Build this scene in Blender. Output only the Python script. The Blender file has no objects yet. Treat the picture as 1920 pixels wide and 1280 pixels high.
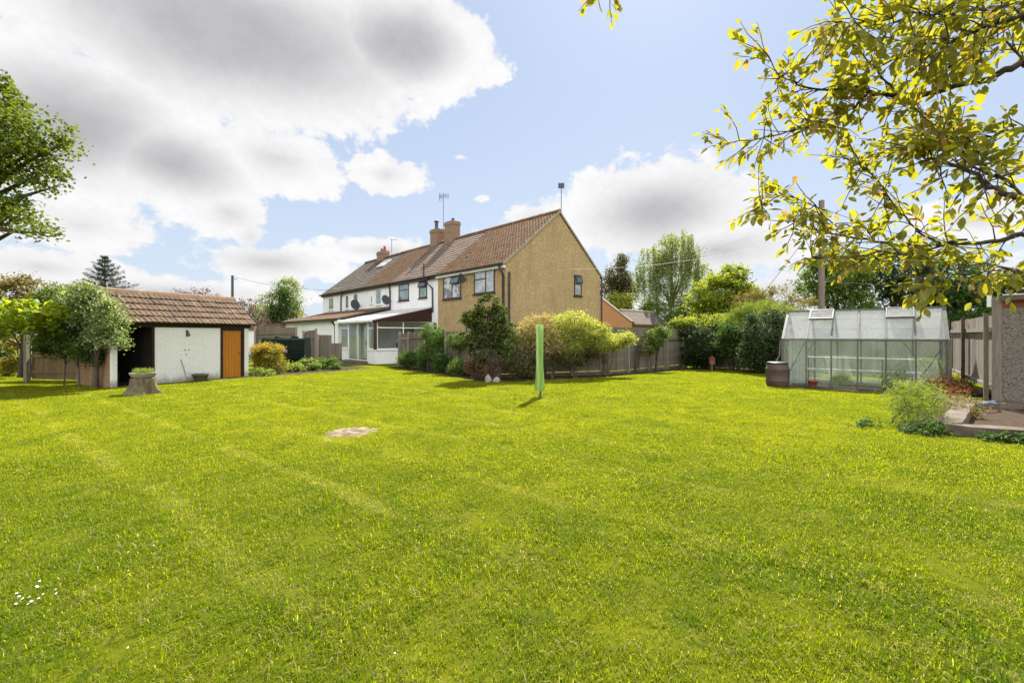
import bpy, math, random
import numpy as np
from mathutils import Vector
rad = math.radians
SC = bpy.context.scene
COL = SC.collection
random.seed(7)
RNG = np.random.default_rng(11)

# ------------------------------------------------------------------ camera
cam = bpy.data.cameras.new("camera")
cam.sensor_width = 36.0
cam.lens = 15.75
cam.shift_y = -0.00625
cam.clip_start = 0.05
cam.clip_end = 3000
camo = bpy.data.objects.new("camera", cam)
COL.objects.link(camo)
camo.location = (0, 0, 1.5)
camo.rotation_euler = (rad(90), 0, 0)
SC.camera = camo

# ------------------------------------------------------------------ exposure
SC.view_settings.view_transform = 'Standard'
SC.view_settings.look = 'None'
SC.view_settings.exposure = 1.35
SC.view_settings.gamma = 1.0
SC.cycles.max_bounces = 8
SC.cycles.transparent_max_bounces = 24
SC.cycles.transmission_bounces = 6
SC.cycles.diffuse_bounces = 4
SC.cycles.use_denoising = True
try:
    SC.cycles.denoiser = 'OPENIMAGEDENOISE'
except Exception:
    pass

SUN_EL, SUN_AZ = 49.0, 18.5      # degrees; azimuth from +Y towards +X
SKY_STRENGTH = 0.10

# ------------------------------------------------------------------ node helpers
class NT:
    def __init__(self, tree):
        self.t = tree; self.n = tree.nodes; self.l = tree.links
    def new(self, typ, **kw):
        n = self.n.new(typ)
        for k, v in kw.items(): setattr(n, k, v)
        return n
    def put(self, sock, v):
        if isinstance(v, bpy.types.NodeSocket): self.l.new(v, sock)
        elif v is not None: sock.default_value = v
    def math(self, op, a, b=None, c=None, clamp=False):
        n = self.new('ShaderNodeMath', operation=op, use_clamp=clamp)
        self.put(n.inputs[0], a)
        if b is not None: self.put(n.inputs[1], b)
        if c is not None: self.put(n.inputs[2], c)
        return n.outputs[0]
    def vmath(self, op, a, b=None):
        n = self.new('ShaderNodeVectorMath', operation=op)
        self.put(n.inputs[0], a)
        if b is not None: self.put(n.inputs[1], b)
        return n.outputs[1] if op in ('DOT_PRODUCT', 'LENGTH') else n.outputs[0]
    def step(self, x, a, b, lo=0.0, hi=1.0):
        n = self.new('ShaderNodeMapRange', interpolation_type='SMOOTHSTEP')
        self.put(n.inputs['Value'], x)
        n.inputs['From Min'].default_value = a; n.inputs['From Max'].default_value = b
        n.inputs['To Min'].default_value = lo; n.inputs['To Max'].default_value = hi
        return n.outputs[0]
    def mix(self, f, a, b, mode='MIX'):
        n = self.new('ShaderNodeMix', data_type='RGBA', blend_type=mode)
        self.put(n.inputs[0], f)
        for s, v in ((n.inputs[6], a), (n.inputs[7], b)):
            if isinstance(v, tuple) and len(v) == 3: v = (*v, 1)
            self.put(s, v)
        return n.outputs[2]
    def noise(self, vec, scale, detail=4, rough=.55, dist=0.0):
        n = self.new('ShaderNodeTexNoise')
        if vec is not None: self.l.new(vec, n.inputs['Vector'])
        n.inputs['Scale'].default_value = scale; n.inputs['Detail'].default_value = detail
        n.inputs['Roughness'].default_value = rough; n.inputs['Distortion'].default_value = dist
        return n.outputs['Fac']

def azel(px, py):
    u, v = (px - 960) / 840, (628 - py) / 840
    return math.degrees(math.atan2(u, 1)), math.degrees(math.atan2(v, math.hypot(u, 1)))

# ------------------------------------------------------------------ world: sky and clouds
world = bpy.data.worlds.new("World")
SC.world = world
world.use_nodes = True
W = NT(world.node_tree)
W.n.clear()
wout = W.new('ShaderNodeOutputWorld'); bg = W.new('ShaderNodeBackground')
sky = W.new('ShaderNodeTexSky', sky_type='NISHITA')
sky.sun_disc = False
sky.sun_elevation = rad(SUN_EL); sky.sun_rotation = rad(SUN_AZ)
sky.air_density = 1.0; sky.dust_density = 1.2; sky.ozone_density = 1.5; sky.altitude = 50
dirv = W.new('ShaderNodeTexCoord').outputs['Generated']
sep = W.new('ShaderNodeSeparateXYZ'); W.l.new(dirv, sep.inputs[0])
X_, Y_, Z_ = sep.outputs
az = W.math('MULTIPLY', W.math('ARCTAN2', X_, Y_), 57.29578)
el = W.math('MULTIPLY', W.math('ARCSINE', Z_), 57.29578)
cmb = W.new('ShaderNodeCombineXYZ')
W.l.new(az, cmb.inputs[0]); W.l.new(W.math('MULTIPLY', el, 1.25), cmb.inputs[1]); cmb.inputs[2].default_value = 3.3
n_big = W.noise(cmb.outputs[0], 0.085, 3, .55, .3)
n_mid = W.noise(cmb.outputs[0], 0.17, 9, .60, .25)
n_fin = W.noise(cmb.outputs[0], 0.75, 6, .62, .2)
n_shade = W.noise(cmb.outputs[0], 0.065, 4, .5, .3)
# cloud banks: pixel-free sky directions (azimuth, elevation, half-widths in degrees, weight)
def B(px, py, rx, ry, w=1.0):
    a, e = azel(px, py)
    return (a, e, rx / 840 * 57.3 * math.cos(rad(a)) ** 2, ry / 840 * 57.3 * math.cos(rad(e)) ** 2 * math.cos(rad(a)), w)
blobs = [B(430, 60, 520, 215, 1.15), B(760, 85, 205, 125, 1.0), B(120, 230, 340, 190, 1.0), B(330, 310, 215, 105, 1.0),
         B(725, 328, 88, 44, .62), B(520, 300, 165, 80, .62), B(160, 425, 190, 64, .60), B(430, 400, 95, 64, .55), B(470, 445, 46, 40, .5),
         B(500, 492, 180, 46, .62), B(720, 470, 120, 28, .6), B(300, 545, 440, 34, .6), B(80, 500, 240, 44, .62),
         B(1235, 395, 228, 112, 1.0), B(1010, 415, 90, 42, .6), B(1350, 470, 210, 70, .8), B(1480, 540, 200, 44, .65),
         B(1820, 410, 150, 50, .6), B(1900, 520, 200, 50, .62), B(1030, 560, 300, 30, .5),
         B(862, 296, 26, 11, .42), B(905, 372, 16, 9, .36),
         B(-260, 240, 420, 330, 1.0)]
field = None
for (a, e, ra, re, w) in blobs:
    da = W.math('DIVIDE', W.math('SUBTRACT', az, a), ra)
    de = W.math('DIVIDE', W.math('SUBTRACT', el, e), re)
    r = W.math('SQRT', W.math('ADD', W.math('MULTIPLY', da, da), W.math('MULTIPLY', de, de)))
    f = W.math('MULTIPLY', W.math('SUBTRACT', 1.0, r), w)
    f = W.math('MAXIMUM', f, -1.0)
    field = f if field is None else W.math('MAXIMUM', field, f)
# behind and overhead: broken fair-weather cloud
n_rear = W.noise(dirv, 1.7, 8, .6, .3)
front = W.step(Y_, 0.15, 0.40)
rearf = W.math('SUBTRACT', W.math('MULTIPLY', n_rear, 4.0), 1.75)
field = W.math('ADD', W.math('MULTIPLY', field, front), W.math('MULTIPLY', rearf, W.math('SUBTRACT', 1.0, front)))
dens = W.math('ADD', field, W.math('MULTIPLY', W.math('SUBTRACT', n_mid, .5), 1.35))
dens = W.math('ADD', dens, W.math('MULTIPLY', W.math('SUBTRACT', n_fin, .5), .36))
cover = W.step(dens, 0.0, 0.17)
grey = W.step(W.math('ADD', W.math('ADD', field, W.math('MULTIPLY', W.math('SUBTRACT', n_shade, .5), .55)), W.math('MULTIPLY', W.math('SUBTRACT', n_mid, .5), .35)), .22, .95)
lit = W.step(W.math('ADD', W.math('MULTIPLY', W.math('SUBTRACT', n_mid, .5), 1.3), W.math('MULTIPLY', W.math('SUBTRACT', n_fin, .5), .8)), -.3, .3, .93, 1.04)
ccol = W.mix(grey, (3.75, 3.75, 3.8), (2.08, 2.09, 2.13))
ccol = W.mix(1.0, ccol, (1, 1, 1), 'MULTIPLY')
lc = W.new('ShaderNodeCombineXYZ')
for i in range(3): W.l.new(lit, lc.inputs[i])
ccol = W.mix(1.0, ccol, lc.outputs[0], 'MULTIPLY')
# unseen clouds behind the viewer, made brighter to fill the shaded walls
rb = W.new('ShaderNodeMix', data_type='RGBA', blend_type='MIX')
ccol_r = W.mix(1.0, ccol, (4.0, 3.9, 3.8), 'MULTIPLY')
ccol = W.mix(W.math('SUBTRACT', 1.0, W.step(Y_, -.80, -.15)), ccol, ccol_r)
thin = W.mix(W.step(el, 0.0, 38.0), (2.5, 2.88, 3.4), (1.82, 2.28, 3.15))     # thin high veil whitens the blue
skyc = W.mix(0.90, sky.outputs[0], thin)
final = W.mix(cover, skyc, ccol)
W.l.new(final, bg.inputs[0])
bg.inputs[1].default_value = SKY_STRENGTH
W.l.new(bg.outputs[0], wout.inputs[0])

# ------------------------------------------------------------------ sun
sun = bpy.data.lights.new("sun", 'SUN')
sun.energy = 5.0
sun.angle = rad(0.5)
sun.color = (1.0, 0.95, 0.86)
suno = bpy.data.objects.new("sun", sun)
COL.objects.link(suno)
sd = Vector((math.sin(rad(SUN_AZ)) * math.cos(rad(SUN_EL)), math.cos(rad(SUN_AZ)) * math.cos(rad(SUN_EL)), math.sin(rad(SUN_EL))))
suno.rotation_euler = sd.to_track_quat('Z', 'Y').to_euler()
suno.location = (20, 60, 60)

# ------------------------------------------------------------------ materials
def base_mat(name):
    m = bpy.data.materials.new(name); m.use_nodes = True
    T = NT(m.node_tree); T.n.clear()
    out = T.new('ShaderNodeOutputMaterial')
    return m, T, out
def pmat(name, c1, c2=None, scale=6.0, rough=.85, bump=0.0, bscale=40.0, spec=.3, island=0.0, c3=None, s3=1.2, t3=(.5, .7), metal=0.0, stretch=None, dist=.02):
    m, T, out = base_mat(name)
    b = T.new('ShaderNodeBsdfPrincipled'); T.l.new(b.outputs[0], out.inputs[0])
    g = T.new('ShaderNodeNewGeometry'); pos = g.outputs['Position']
    if stretch:
        pos = T.vmath('MULTIPLY', pos, stretch)
    c2 = c2 or tuple(x * .75 for x in c1)
    f = T.step(T.noise(pos, scale, 6, .6), .32, .68)
    if island:
        f = T.math('ADD', T.math('MULTIPLY', f, 1 - island), T.math('MULTIPLY', g.outputs['Random Per Island'], island))
    col = T.mix(f, c1, c2)
    if c3:
        col = T.mix(T.step(T.noise(g.outputs['Position'], s3, 6, .65), t3[0], t3[1]), col, c3)
    T.l.new(col, b.inputs['Base Color'])
    b.inputs['Roughness'].default_value = rough
    b.inputs['Specular IOR Level'].default_value = spec
    b.inputs['Metallic'].default_value = metal
    if bump:
        bn = T.new('ShaderNodeBump'); bn.inputs['Strength'].default_value = bump; bn.inputs['Distance'].default_value = dist
        T.l.new(T.noise(pos, bscale, 5, .6), bn.inputs['Height']); T.l.new(bn.outputs[0], b.inputs['Normal'])
    return m
def leafmat(name, c1, c2, tr=.42, tc=None, c3=None, p3=.0, gloss=.035, s=.9, patch=.35):
    m, T, out = base_mat(name)
    g = T.new('ShaderNodeNewGeometry')
    rnd = g.outputs['Random Per Island']
    f = T.math('ADD', T.math('MULTIPLY', rnd, 1 - patch), T.math('MULTIPLY', T.step(T.noise(g.outputs['Position'], s, 3), .35, .65), patch))
    col = T.mix(f, c1, c2)
    if c3:
        r2 = T.math('FRACT', T.math('MULTIPLY', rnd, 37.7))
        col = T.mix(T.step(r2, 1 - p3 - .01, 1 - p3), col, c3)
    d = T.new('ShaderNodeBsdfDiffuse'); T.l.new(col, d.inputs[0])
    t = T.new('ShaderNodeBsdfTranslucent')
    tcol = T.mix(1.0, col, tc or (1.5, 1.35, .55), 'MULTIPLY'); T.l.new(tcol, t.inputs[0])
    mx = T.new('ShaderNodeMixShader'); mx.inputs[0].default_value = tr
    T.l.new(d.outputs[0], mx.inputs[1]); T.l.new(t.outputs[0], mx.inputs[2])
    gl = T.new('ShaderNodeBsdfGlossy'); gl.inputs['Roughness'].default_value = .6
    gl.inputs[0].default_value = (.8, .85, .8, 1)
    m2 = T.new('ShaderNodeMixShader'); m2.inputs[0].default_value = gloss
    T.l.new(mx.outputs[0], m2.inputs[1]); T.l.new(gl.outputs[0], m2.inputs[2])
    T.l.new(m2.outputs[0], out.inputs[0])
    return m
def glassmat(name, tint=(.92, .96, .95), haze=0.0, hcol=(.6, .63, .62), refl=1.0, rough=.03):
    m, T, out = base_mat(name)
    tr = T.new('ShaderNodeBsdfTransparent'); tr.inputs[0].default_value = (*tint, 1)
    gl = T.new('ShaderNodeBsdfGlossy'); gl.inputs['Roughness'].default_value = rough
    fr = T.new('ShaderNodeLayerWeight'); fr.inputs[0].default_value = .5
    mx = T.new('ShaderNodeMixShader')
    T.l.new(T.math('ADD', T.math('MULTIPLY', T.math('POWER', fr.outputs['Facing'], 5.0), .9 * refl), .045 * refl), mx.inputs[0])
    sh = tr.outputs[0]
    if haze:
        g = T.new('ShaderNodeNewGeometry')
        d = T.new('ShaderNodeBsdfDiffuse'); d.inputs[0].default_value = (*hcol, 1)
        t2 = T.new('ShaderNodeBsdfTranslucent'); t2.inputs[0].default_value = (*hcol, 1)
        a = T.new('ShaderNodeMixShader'); a.inputs[0].default_value = .5
        T.l.new(d.outputs[0], a.inputs[1]); T.l.new(t2.outputs[0], a.inputs[2])
        b = T.new('ShaderNodeMixShader')
        hf = T.math('MULTIPLY', T.step(T.noise(g.outputs['Position'], 2.2, 6, .65), .25, .75, .55, 1.35), haze, clamp=True)
        T.l.new(hf, b.inputs[0])
        T.l.new(sh, b.inputs[1]); T.l.new(a.outputs[0], b.inputs[2])
        sh = b.outputs[0]
    T.l.new(sh, mx.inputs[1]); T.l.new(gl.outputs[0], mx.inputs[2])
    T.l.new(mx.outputs[0], out.inputs[0])
    return m
def brickmat(name, c1, c2, mortar, sx=.225, sy=.075, axis=(1, 0), rough=.9, bump=.35, msize=.012, c3=None, t3=(.6, .75), s3=2.0, splash=0):
    """coursed brick on vertical walls; axis is the wall's horizontal direction"""
    m, T, out = base_mat(name)
    b = T.new('ShaderNodeBsdfPrincipled'); T.l.new(b.outputs[0], out.inputs[0])
    g = T.new('ShaderNodeNewGeometry')
    al = T.vmath('DOT_PRODUCT', g.outputs['Position'], (axis[0], axis[1], 0))
    ss = T.new('ShaderNodeSeparateXYZ'); T.l.new(g.outputs['Position'], ss.inputs[0])
    cb = T.new('ShaderNodeCombineXYZ'); T.l.new(al, cb.inputs[0]); T.l.new(ss.outputs[2], cb.inputs[1])
    br = T.new('ShaderNodeTexBrick'); T.l.new(cb.outputs[0], br.inputs['Vector'])
    br.inputs['Scale'].default_value = 1.0
    br.inputs['Brick Width'].default_value = sx; br.inputs['Row Height'].default_value = sy
    br.inputs['Mortar Size'].default_value = msize; br.inputs['Mortar Smooth'].default_value = .4
    br.inputs['Color1'].default_value = (*c1, 1); br.inputs['Color2'].default_value = (*c2, 1); br.inputs['Mortar'].default_value = (*mortar, 1)
    col = T.mix(T.step(T.noise(g.outputs['Position'], 9, 5), .3, .7, 0, .35), br.outputs['Color'], c2)
    if c3:
        col = T.mix(T.step(T.noise(g.outputs['Position'], s3, 7, .7), t3[0], t3[1]), col, c3)
    if splash:      # mud splashed up from the ground
        hz_ = T.math('ADD', ss.outputs[2], T.math('MULTIPLY', T.math('SUBTRACT', T.noise(g.outputs['Position'], 5, 5, .65), .5), .5))
        col = T.mix(T.step(hz_, .02, .30, splash, 0), col, (.22, .20, .13))
    T.l.new(col, b.inputs['Base Color']); b.inputs['Roughness'].default_value = rough; b.inputs['Specular IOR Level'].default_value = .25
    bn = T.new('ShaderNodeBump'); bn.inputs['Strength'].default_value = bump; bn.inputs['Distance'].default_value = .012; bn.invert = True
    h = T.math('ADD', br.outputs['Fac'], T.math('MULTIPLY', T.noise(g.outputs['Position'], 60, 4), .35))
    T.l.new(h, bn.inputs['Height']); T.l.new(bn.outputs[0], b.inputs['Normal'])
    return m
def dashmat(name, c1, c2, c3, scale=55):
    m, T, out = base_mat(name)
    b = T.new('ShaderNodeBsdfPrincipled'); T.l.new(b.outputs[0], out.inputs[0])
    g = T.new('ShaderNodeNewGeometry'); P = g.outputs['Position']
    v = T.new('ShaderNodeTexVoronoi'); T.l.new(P, v.inputs['Vector']); v.inputs['Scale'].default_value = scale
    sp = T.new('ShaderNodeSeparateColor'); T.l.new(v.outputs['Color'], sp.inputs[0])
    col = T.mix(sp.outputs[0], c1, c2)
    col = T.mix(T.step(sp.outputs[1], .72, .8), col, c3)
    col = T.mix(T.step(T.noise(P, .9, 6, .65), .35, .8, 0, .30), col, tuple(x * .72 for x in c2))
    col = T.mix(T.step(T.noise(T.vmath('MULTIPLY', P, (1, 1, .22)), 1.7, 6, .65), .45, .75, 0, .35), col, tuple(x * .6 for x in c2))      # rain streaks
    T.l.new(col, b.inputs['Base Color']); b.inputs['Roughness'].default_value = .95; b.inputs['Specular IOR Level'].default_value = .15
    bn = T.new('ShaderNodeBump'); bn.inputs['Strength'].default_value = .7; bn.inputs['Distance'].default_value = .02; bn.invert = True
    T.l.new(v.outputs['Distance'], bn.inputs['Height']); T.l.new(bn.outputs[0], b.inputs['Normal'])
    return m

D1 = (-.681, .733); D2 = (.733, .681)      # terrace axes: along the row, and front to back
M = {}
M['dash'] = dashmat('beige_pebbledash', (.44, .315, .155), (.33, .235, .11), (.52, .41, .25), 26)
M['dash_grey'] = dashmat('grey_pebbledash', (.29, .255, .215), (.20, .175, .15), (.09, .078, .065), 60)
M['white_render'] = pmat('white_render', (.80, .80, .80), (.74, .74, .73), 1.3, .9, .12, 30, c3=(.62, .61, .58), s3=.8, t3=(.58, .8))
M['cream_render'] = pmat('cream_render', (.62, .58, .46), (.56, .52, .41), 1.5, .9)
M['pantile_red'] = pmat('red_pantile', (.215, .100, .038), (.080, .054, .032), 14, .85, .2, 60, island=.8, c3=(.15, .118, .08), s3=1.8, t3=(.48, .75))
M['pantile_lichen'] = pmat('red_pantile_old', (.175, .088, .042), (.095, .058, .036), 14, .88, .2, 60, island=.6, c3=(.14, .11, .08), s3=1.0, t3=(.45, .72))
M['tile_brown'] = pmat('brown_concrete_tile', (.20, .145, .11), (.145, .105, .085), 8, .85, .15, 60, island=.5)
M['tile_grey'] = pmat('dark_slate_tile', (.12, .095, .075), (.085, .07, .06), 8, .85, .15, 60, island=.5, c3=(.2, .15, .09), s3=.9, t3=(.5, .8))
M['tile_shed'] = pmat('shed_clay_tile', (.155, .098, .058), (.075, .050, .034), 16, .9, .25, 70, island=.6, c3=(.23, .17, .11), s3=3.0, t3=(.52, .72))
M['ridge'] = pmat('ridge_tile', (.22, .13, .08), (.15, .10, .07), 6, .9, .2, 50, c3=(.3, .26, .2), s3=3)
M['mortar'] = pmat('verge_mortar', (.36, .31, .24), (.26, .22, .17), 9, .95)
M['chimney_brick'] = brickmat('chimney_brick', (.27, .15, .085), (.20, .115, .07), (.33, .29, .24), axis=D1, c3=(.12, .09, .06))
M['orange_brick'] = brickmat('orange_brick', (.46, .23, .095), (.38, .19, .085), (.36, .27, .18), axis=D1)
M['black_plastic'] = pmat('black_plastic', (.016, .015, .015), (.022, .02, .02), 10, .4, spec=.5)
M['brown_frame'] = pmat('dark_brown_frame', (.045, .02, .016), (.06, .028, .022), 8, .45, spec=.4)
M['white_upvc'] = pmat('white_upvc', (.78, .78, .78), (.72, .72, .72), 3, .4, spec=.5)
M['fascia_red'] = pmat('red_brown_board', (.040, .012, .009), (.028, .010, .008), 6, .5, stretch=(1, 1, 6))
M['win'] = None
def winmat(name, c, c2, sc=1.2):
    m, T, out = base_mat(name)
    b = T.new('ShaderNodeBsdfPrincipled'); T.l.new(b.outputs[0], out.inputs[0])
    g = T.new('ShaderNodeNewGeometry')
    T.l.new(T.mix(T.step(T.noise(g.outputs['Position'], sc, 2), .42, .58), c, c2), b.inputs['Base Color'])
    b.inputs['Roughness'].default_value = .04; b.inputs['Specular IOR Level'].default_value = .9
    b.inputs['Coat Weight'].default_value = .6; b.inputs['Coat Roughness'].default_value = .02
    return m
M['win_dark'] = winmat('window_pane_dark', (.05, .06, .07), (.10, .12, .13))
M['win_net'] = winmat('window_pane_net', (.42, .46, .49), (.30, .34, .37), 2.5)
M['win_pale'] = winmat('window_pane_pale_curtain', (.50, .50, .50), (.10, .11, .12), 2.2)
M['win_green'] = winmat('window_pane_frosted', (.20, .27, .24), (.14, .19, .18), 2.0)
M['glass'] = glassmat('clear_glass')
M['gh_wall'] = glassmat('greenhouse_wall_glass', haze=.10, hcol=(.60, .62, .58), refl=1.0)
M['gh_roof'] = glassmat('greenhouse_roof_glass', haze=.48, hcol=(.60, .59, .56), refl=1.0, rough=.15)
M['alu'] = pmat('aged_aluminium', (.13, .13, .11), (.085, .085, .07), 7, .5, spec=.5, c3=(.16, .16, .12), s3=5, t3=(.55, .7))
M['alu_white'] = pmat('pale_aluminium', (.60, .58, .56), (.5, .48, .46), 7, .5)
M['fence_grey'] = pmat('weathered_fence_board', (.185, .158, .122), (.11, .092, .07), 5, .95, .35, 20, island=.5, stretch=(5, 5, .7), c3=(.13, .125, .07), s3=1.3, t3=(.52, .8))
M['fence_lap'] = pmat('grey_lap_board', (.20, .18, .14), (.125, .11, .085), 4, .95, .35, 20, island=.55, stretch=(1, 1, 8), c3=(.16, .16, .09), s3=1.0, t3=(.5, .8))
M['fence_tan'] = pmat('tan_fence_board', (.23, .16, .085), (.14, .095, .05), 5, .95, .3, 20, island=.5, stretch=(5, 5, .7))
M['fence_pink'] = pmat('pale_pinkish_board', (.265, .225, .185), (.165, .138, .112), 5, .95, .35, 20, island=.4, stretch=(4, 4, .8))
M['post'] = pmat('fence_post_wood', (.27, .24, .19), (.17, .15, .115), 6, .95, .3, 25, stretch=(4, 4, .6))
M['mossy_post'] = pmat('mossy_post', (.115, .095, .06), (.07, .06, .035), 6, .95, .3, 25, stretch=(4, 4, .6))
M['pole_wood'] = pmat('pole_wood', (.22, .18, .14), (.15, .125, .1), 6, .95, .2, 30, stretch=(6, 6, .4))
M['shed_brick'] = brickmat('shed_brick', (.30, .15, .07), (.22, .125, .06), (.30, .24, .16), axis=(-.901, .434), c3=(.16, .13, .05), s3=1.5)
M['white_brick'] = brickmat('white_painted_brick', (.76, .76, .75), (.72, .72, .70), (.66, .66, .64), axis=(.434, .901), bump=.6, c3=(.44, .42, .35), t3=(.58, .80), s3=4.5, splash=.75)
M['dark_timber'] = pmat('dark_stained_timber', (.03, .016, .011), (.02, .012, .009), 8, .8)
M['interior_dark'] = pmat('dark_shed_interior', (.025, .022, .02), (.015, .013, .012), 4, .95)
M['door_orange'] = pmat('varnished_orange_door', (.44, .17, .016), (.36, .135, .012), 3, .45, .12, 8, spec=.4, stretch=(10, 10, .5))
M['stump'] = pmat('stump_bark', (.17, .135, .085), (.07, .054, .034), 7, .95, .7, 16, stretch=(1, 1, .4), c3=(.14, .15, .06), s3=4)
M['stump_top'] = pmat('stump_wood', (.36, .27, .16), (.25, .18, .1), 10, .9, .3, 30)
M['pot_grey'] = pmat('stone_planter', (.30, .27, .22), (.22, .2, .15), 9, .9, .3, 40)
M['pot_dark'] = pmat('dark_green_pot', (.06, .065, .045), (.09, .085, .06), 8, .7)
M['terracotta'] = pmat('terracotta', (.28, .075, .04), (.2, .06, .035), 8, .8)
M['soil'] = pmat('dark_soil', (.075, .05, .033), (.042, .03, .02), 9, 1.0, .6, 25, spec=.1)
M['tank'] = pmat('green_plastic_tank', (.006, .013, .010), (.008, .016, .012), 3, .7, spec=.06)
M['grey_metal'] = pmat('grey_metal', (.32, .33, .34), (.25, .26, .27), 6, .45, metal=.6)
M['dark_metal'] = pmat('dark_metal', (.07, .075, .085), (.05, .055, .06), 6, .5)
M['wire'] = pmat('wire', (.06, .06, .065), (.05, .05, .05), 4, .6)
M['wire_pale'] = pmat('pale_wire', (.42, .40, .36), (.36, .34, .3), 4, .6)
M['butt'] = pmat('brown_plastic_barrel', (.095, .066, .05), (.07, .048, .038), 4, .6, c3=(.13, .105, .085), s3=3, t3=(.55, .8))
M['concrete'] = pmat('old_concrete', (.165, .130, .10), (.095, .073, .056), 5, .95, .5, 18, c3=(.10, .085, .055), s3=1.6, t3=(.5, .72))
M['white_stone'] = pmat('pale_stone', (.40, .35, .29), (.22, .19, .155), 12, .9, .5, 20)
M['blue'] = pmat('blue_hose', (.06, .16, .32), (.05, .13, .27), 5, .5)
M['ash'] = pmat('pale_dry_soil', (.30, .235, .155), (.11, .085, .06), 8, 1.0, .9, 22, spec=.1)
M['bark_dark'] = pmat('dark_bark', (.055, .043, .033), (.10, .082, .06), 9, .95, .5, 30, stretch=(1, 1, .4))
M['bark_walnut'] = pmat('lichen_bark', (.075, .058, .05), (.045, .035, .032), 14, .95, .5, 60, c3=(.16, .16, .07), s3=9, t3=(.5, .65))
M['bark_grey'] = pmat('grey_bark', (.16, .14, .115), (.09, .078, .06), 9, .95, .5, 30, stretch=(1, 1, .4))
M['birch_bark'] = pmat('birch_bark', (.30, .28, .25), (.10, .09, .08), 3, .9, stretch=(1, 1, 3))

def coverm(name):
    m, T, out = base_mat(name)
    g = T.new('ShaderNodeNewGeometry')
    P = T.vmath('MULTIPLY', g.outputs['Position'], (14, 14, .5))
    col = T.mix(T.step(T.noise(P, 1.6, 3), .35, .65), (.30, .48, .10), (.56, .72, .36))
    d = T.new('ShaderNodeBsdfDiffuse'); T.l.new(col, d.inputs[0])
    t = T.new('ShaderNodeBsdfTranslucent'); T.l.new(col, t.inputs[0])
    mx = T.new('ShaderNodeMixShader'); mx.inputs[0].default_value = .5
    T.l.new(d.outputs[0], mx.inputs[1]); T.l.new(t.outputs[0], mx.inputs[2]); T.l.new(mx.outputs[0], out.inputs[0])
    return m
M['cover'] = coverm('lime_airer_cover')

# lawn shading: turf differences (mown lines of clippings, dry and lusher patches) plus painted near shade and mowing bands
def turf_color(T, P, rnd=None):
    big = T.step(T.noise(P, .38, 4, .6, .4), .36, .64)
    med = T.step(T.noise(P, 1.7, 5, .62, .3), .38, .66)
    fine = T.step(T.noise(P, 7.0, 4, .6), .35, .7)
    c = T.mix(big, (.250, .290, .005), (.380, .385, .006))
    c = T.mix(T.math('MULTIPLY', med, .55), c, (.165, .205, .006))
    c = T.mix(T.math('MULTIPLY', fine, .5), c, (.36, .365, .012))
    streak = T.step(T.noise(T.vmath('MULTIPLY', P, (1.0, 1.6, 1)), 13.0, 3, .6), .52, .66, 0, .5)
    c = T.mix(streak, c, (.11, .155, .005))
    clump = T.step(T.noise(P, 3.4, 5, .7, .6), .54, .68, 0, .72)
    c = T.mix(clump, c, (.085, .150, .008))
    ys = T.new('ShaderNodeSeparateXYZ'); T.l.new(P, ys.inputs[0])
    lush_shade = T.math('MULTIPLY', T.step(ys.outputs[1], 2.2, 7.5, .75, 0), T.step(T.noise(P, .8, 4, .6), .3, .65, .35, 1))
    c = T.mix(lush_shade, c, (.085, .155, .006))      # backlit darkness of the near lawn painted into the colour
    warp = T.math('MULTIPLY', T.math('SUBTRACT', T.noise(P, .35, 3), .5), .55)
    sc = T.math('ADD', T.vmath('DOT_PRODUCT', P, (.61, .79, 0)), warp)
    fr = T.math('FRACT', T.math('DIVIDE', sc, 1.13))
    dist = T.math('ABSOLUTE', T.math('SUBTRACT', fr, .09))
    line = T.math('SUBTRACT', 1.0, T.step(dist, .02, .12))
    line = T.math('MULTIPLY', line, T.step(T.noise(P, .9, 4, .6), .36, .58, 0, .58))
    xs_ = T.new('ShaderNodeSeparateXYZ'); T.l.new(P, xs_.inputs[0])
    line = T.math('MULTIPLY', line, T.math('MULTIPLY', T.step(xs_.outputs[0], -1.5, 2.5, 1, .3), T.step(xs_.outputs[1], 2.2, 4.5, .35, 1)))
    c = T.mix(line, c, (.46, .43, .085))
    band = T.step(T.math('FRACT', T.math('DIVIDE', sc, 2.26)), .46, .54, 0, .20)
    c = T.mix(band, c, (.33, .345, .010))  # mowing bands: sheen of leaning blades painted as colour
    dry = T.step(T.noise(P, 2.6, 6, .7, .5), .56, .74, 0, .62)
    c = T.mix(dry, c, (.40, .33, .09))
    return c
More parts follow.
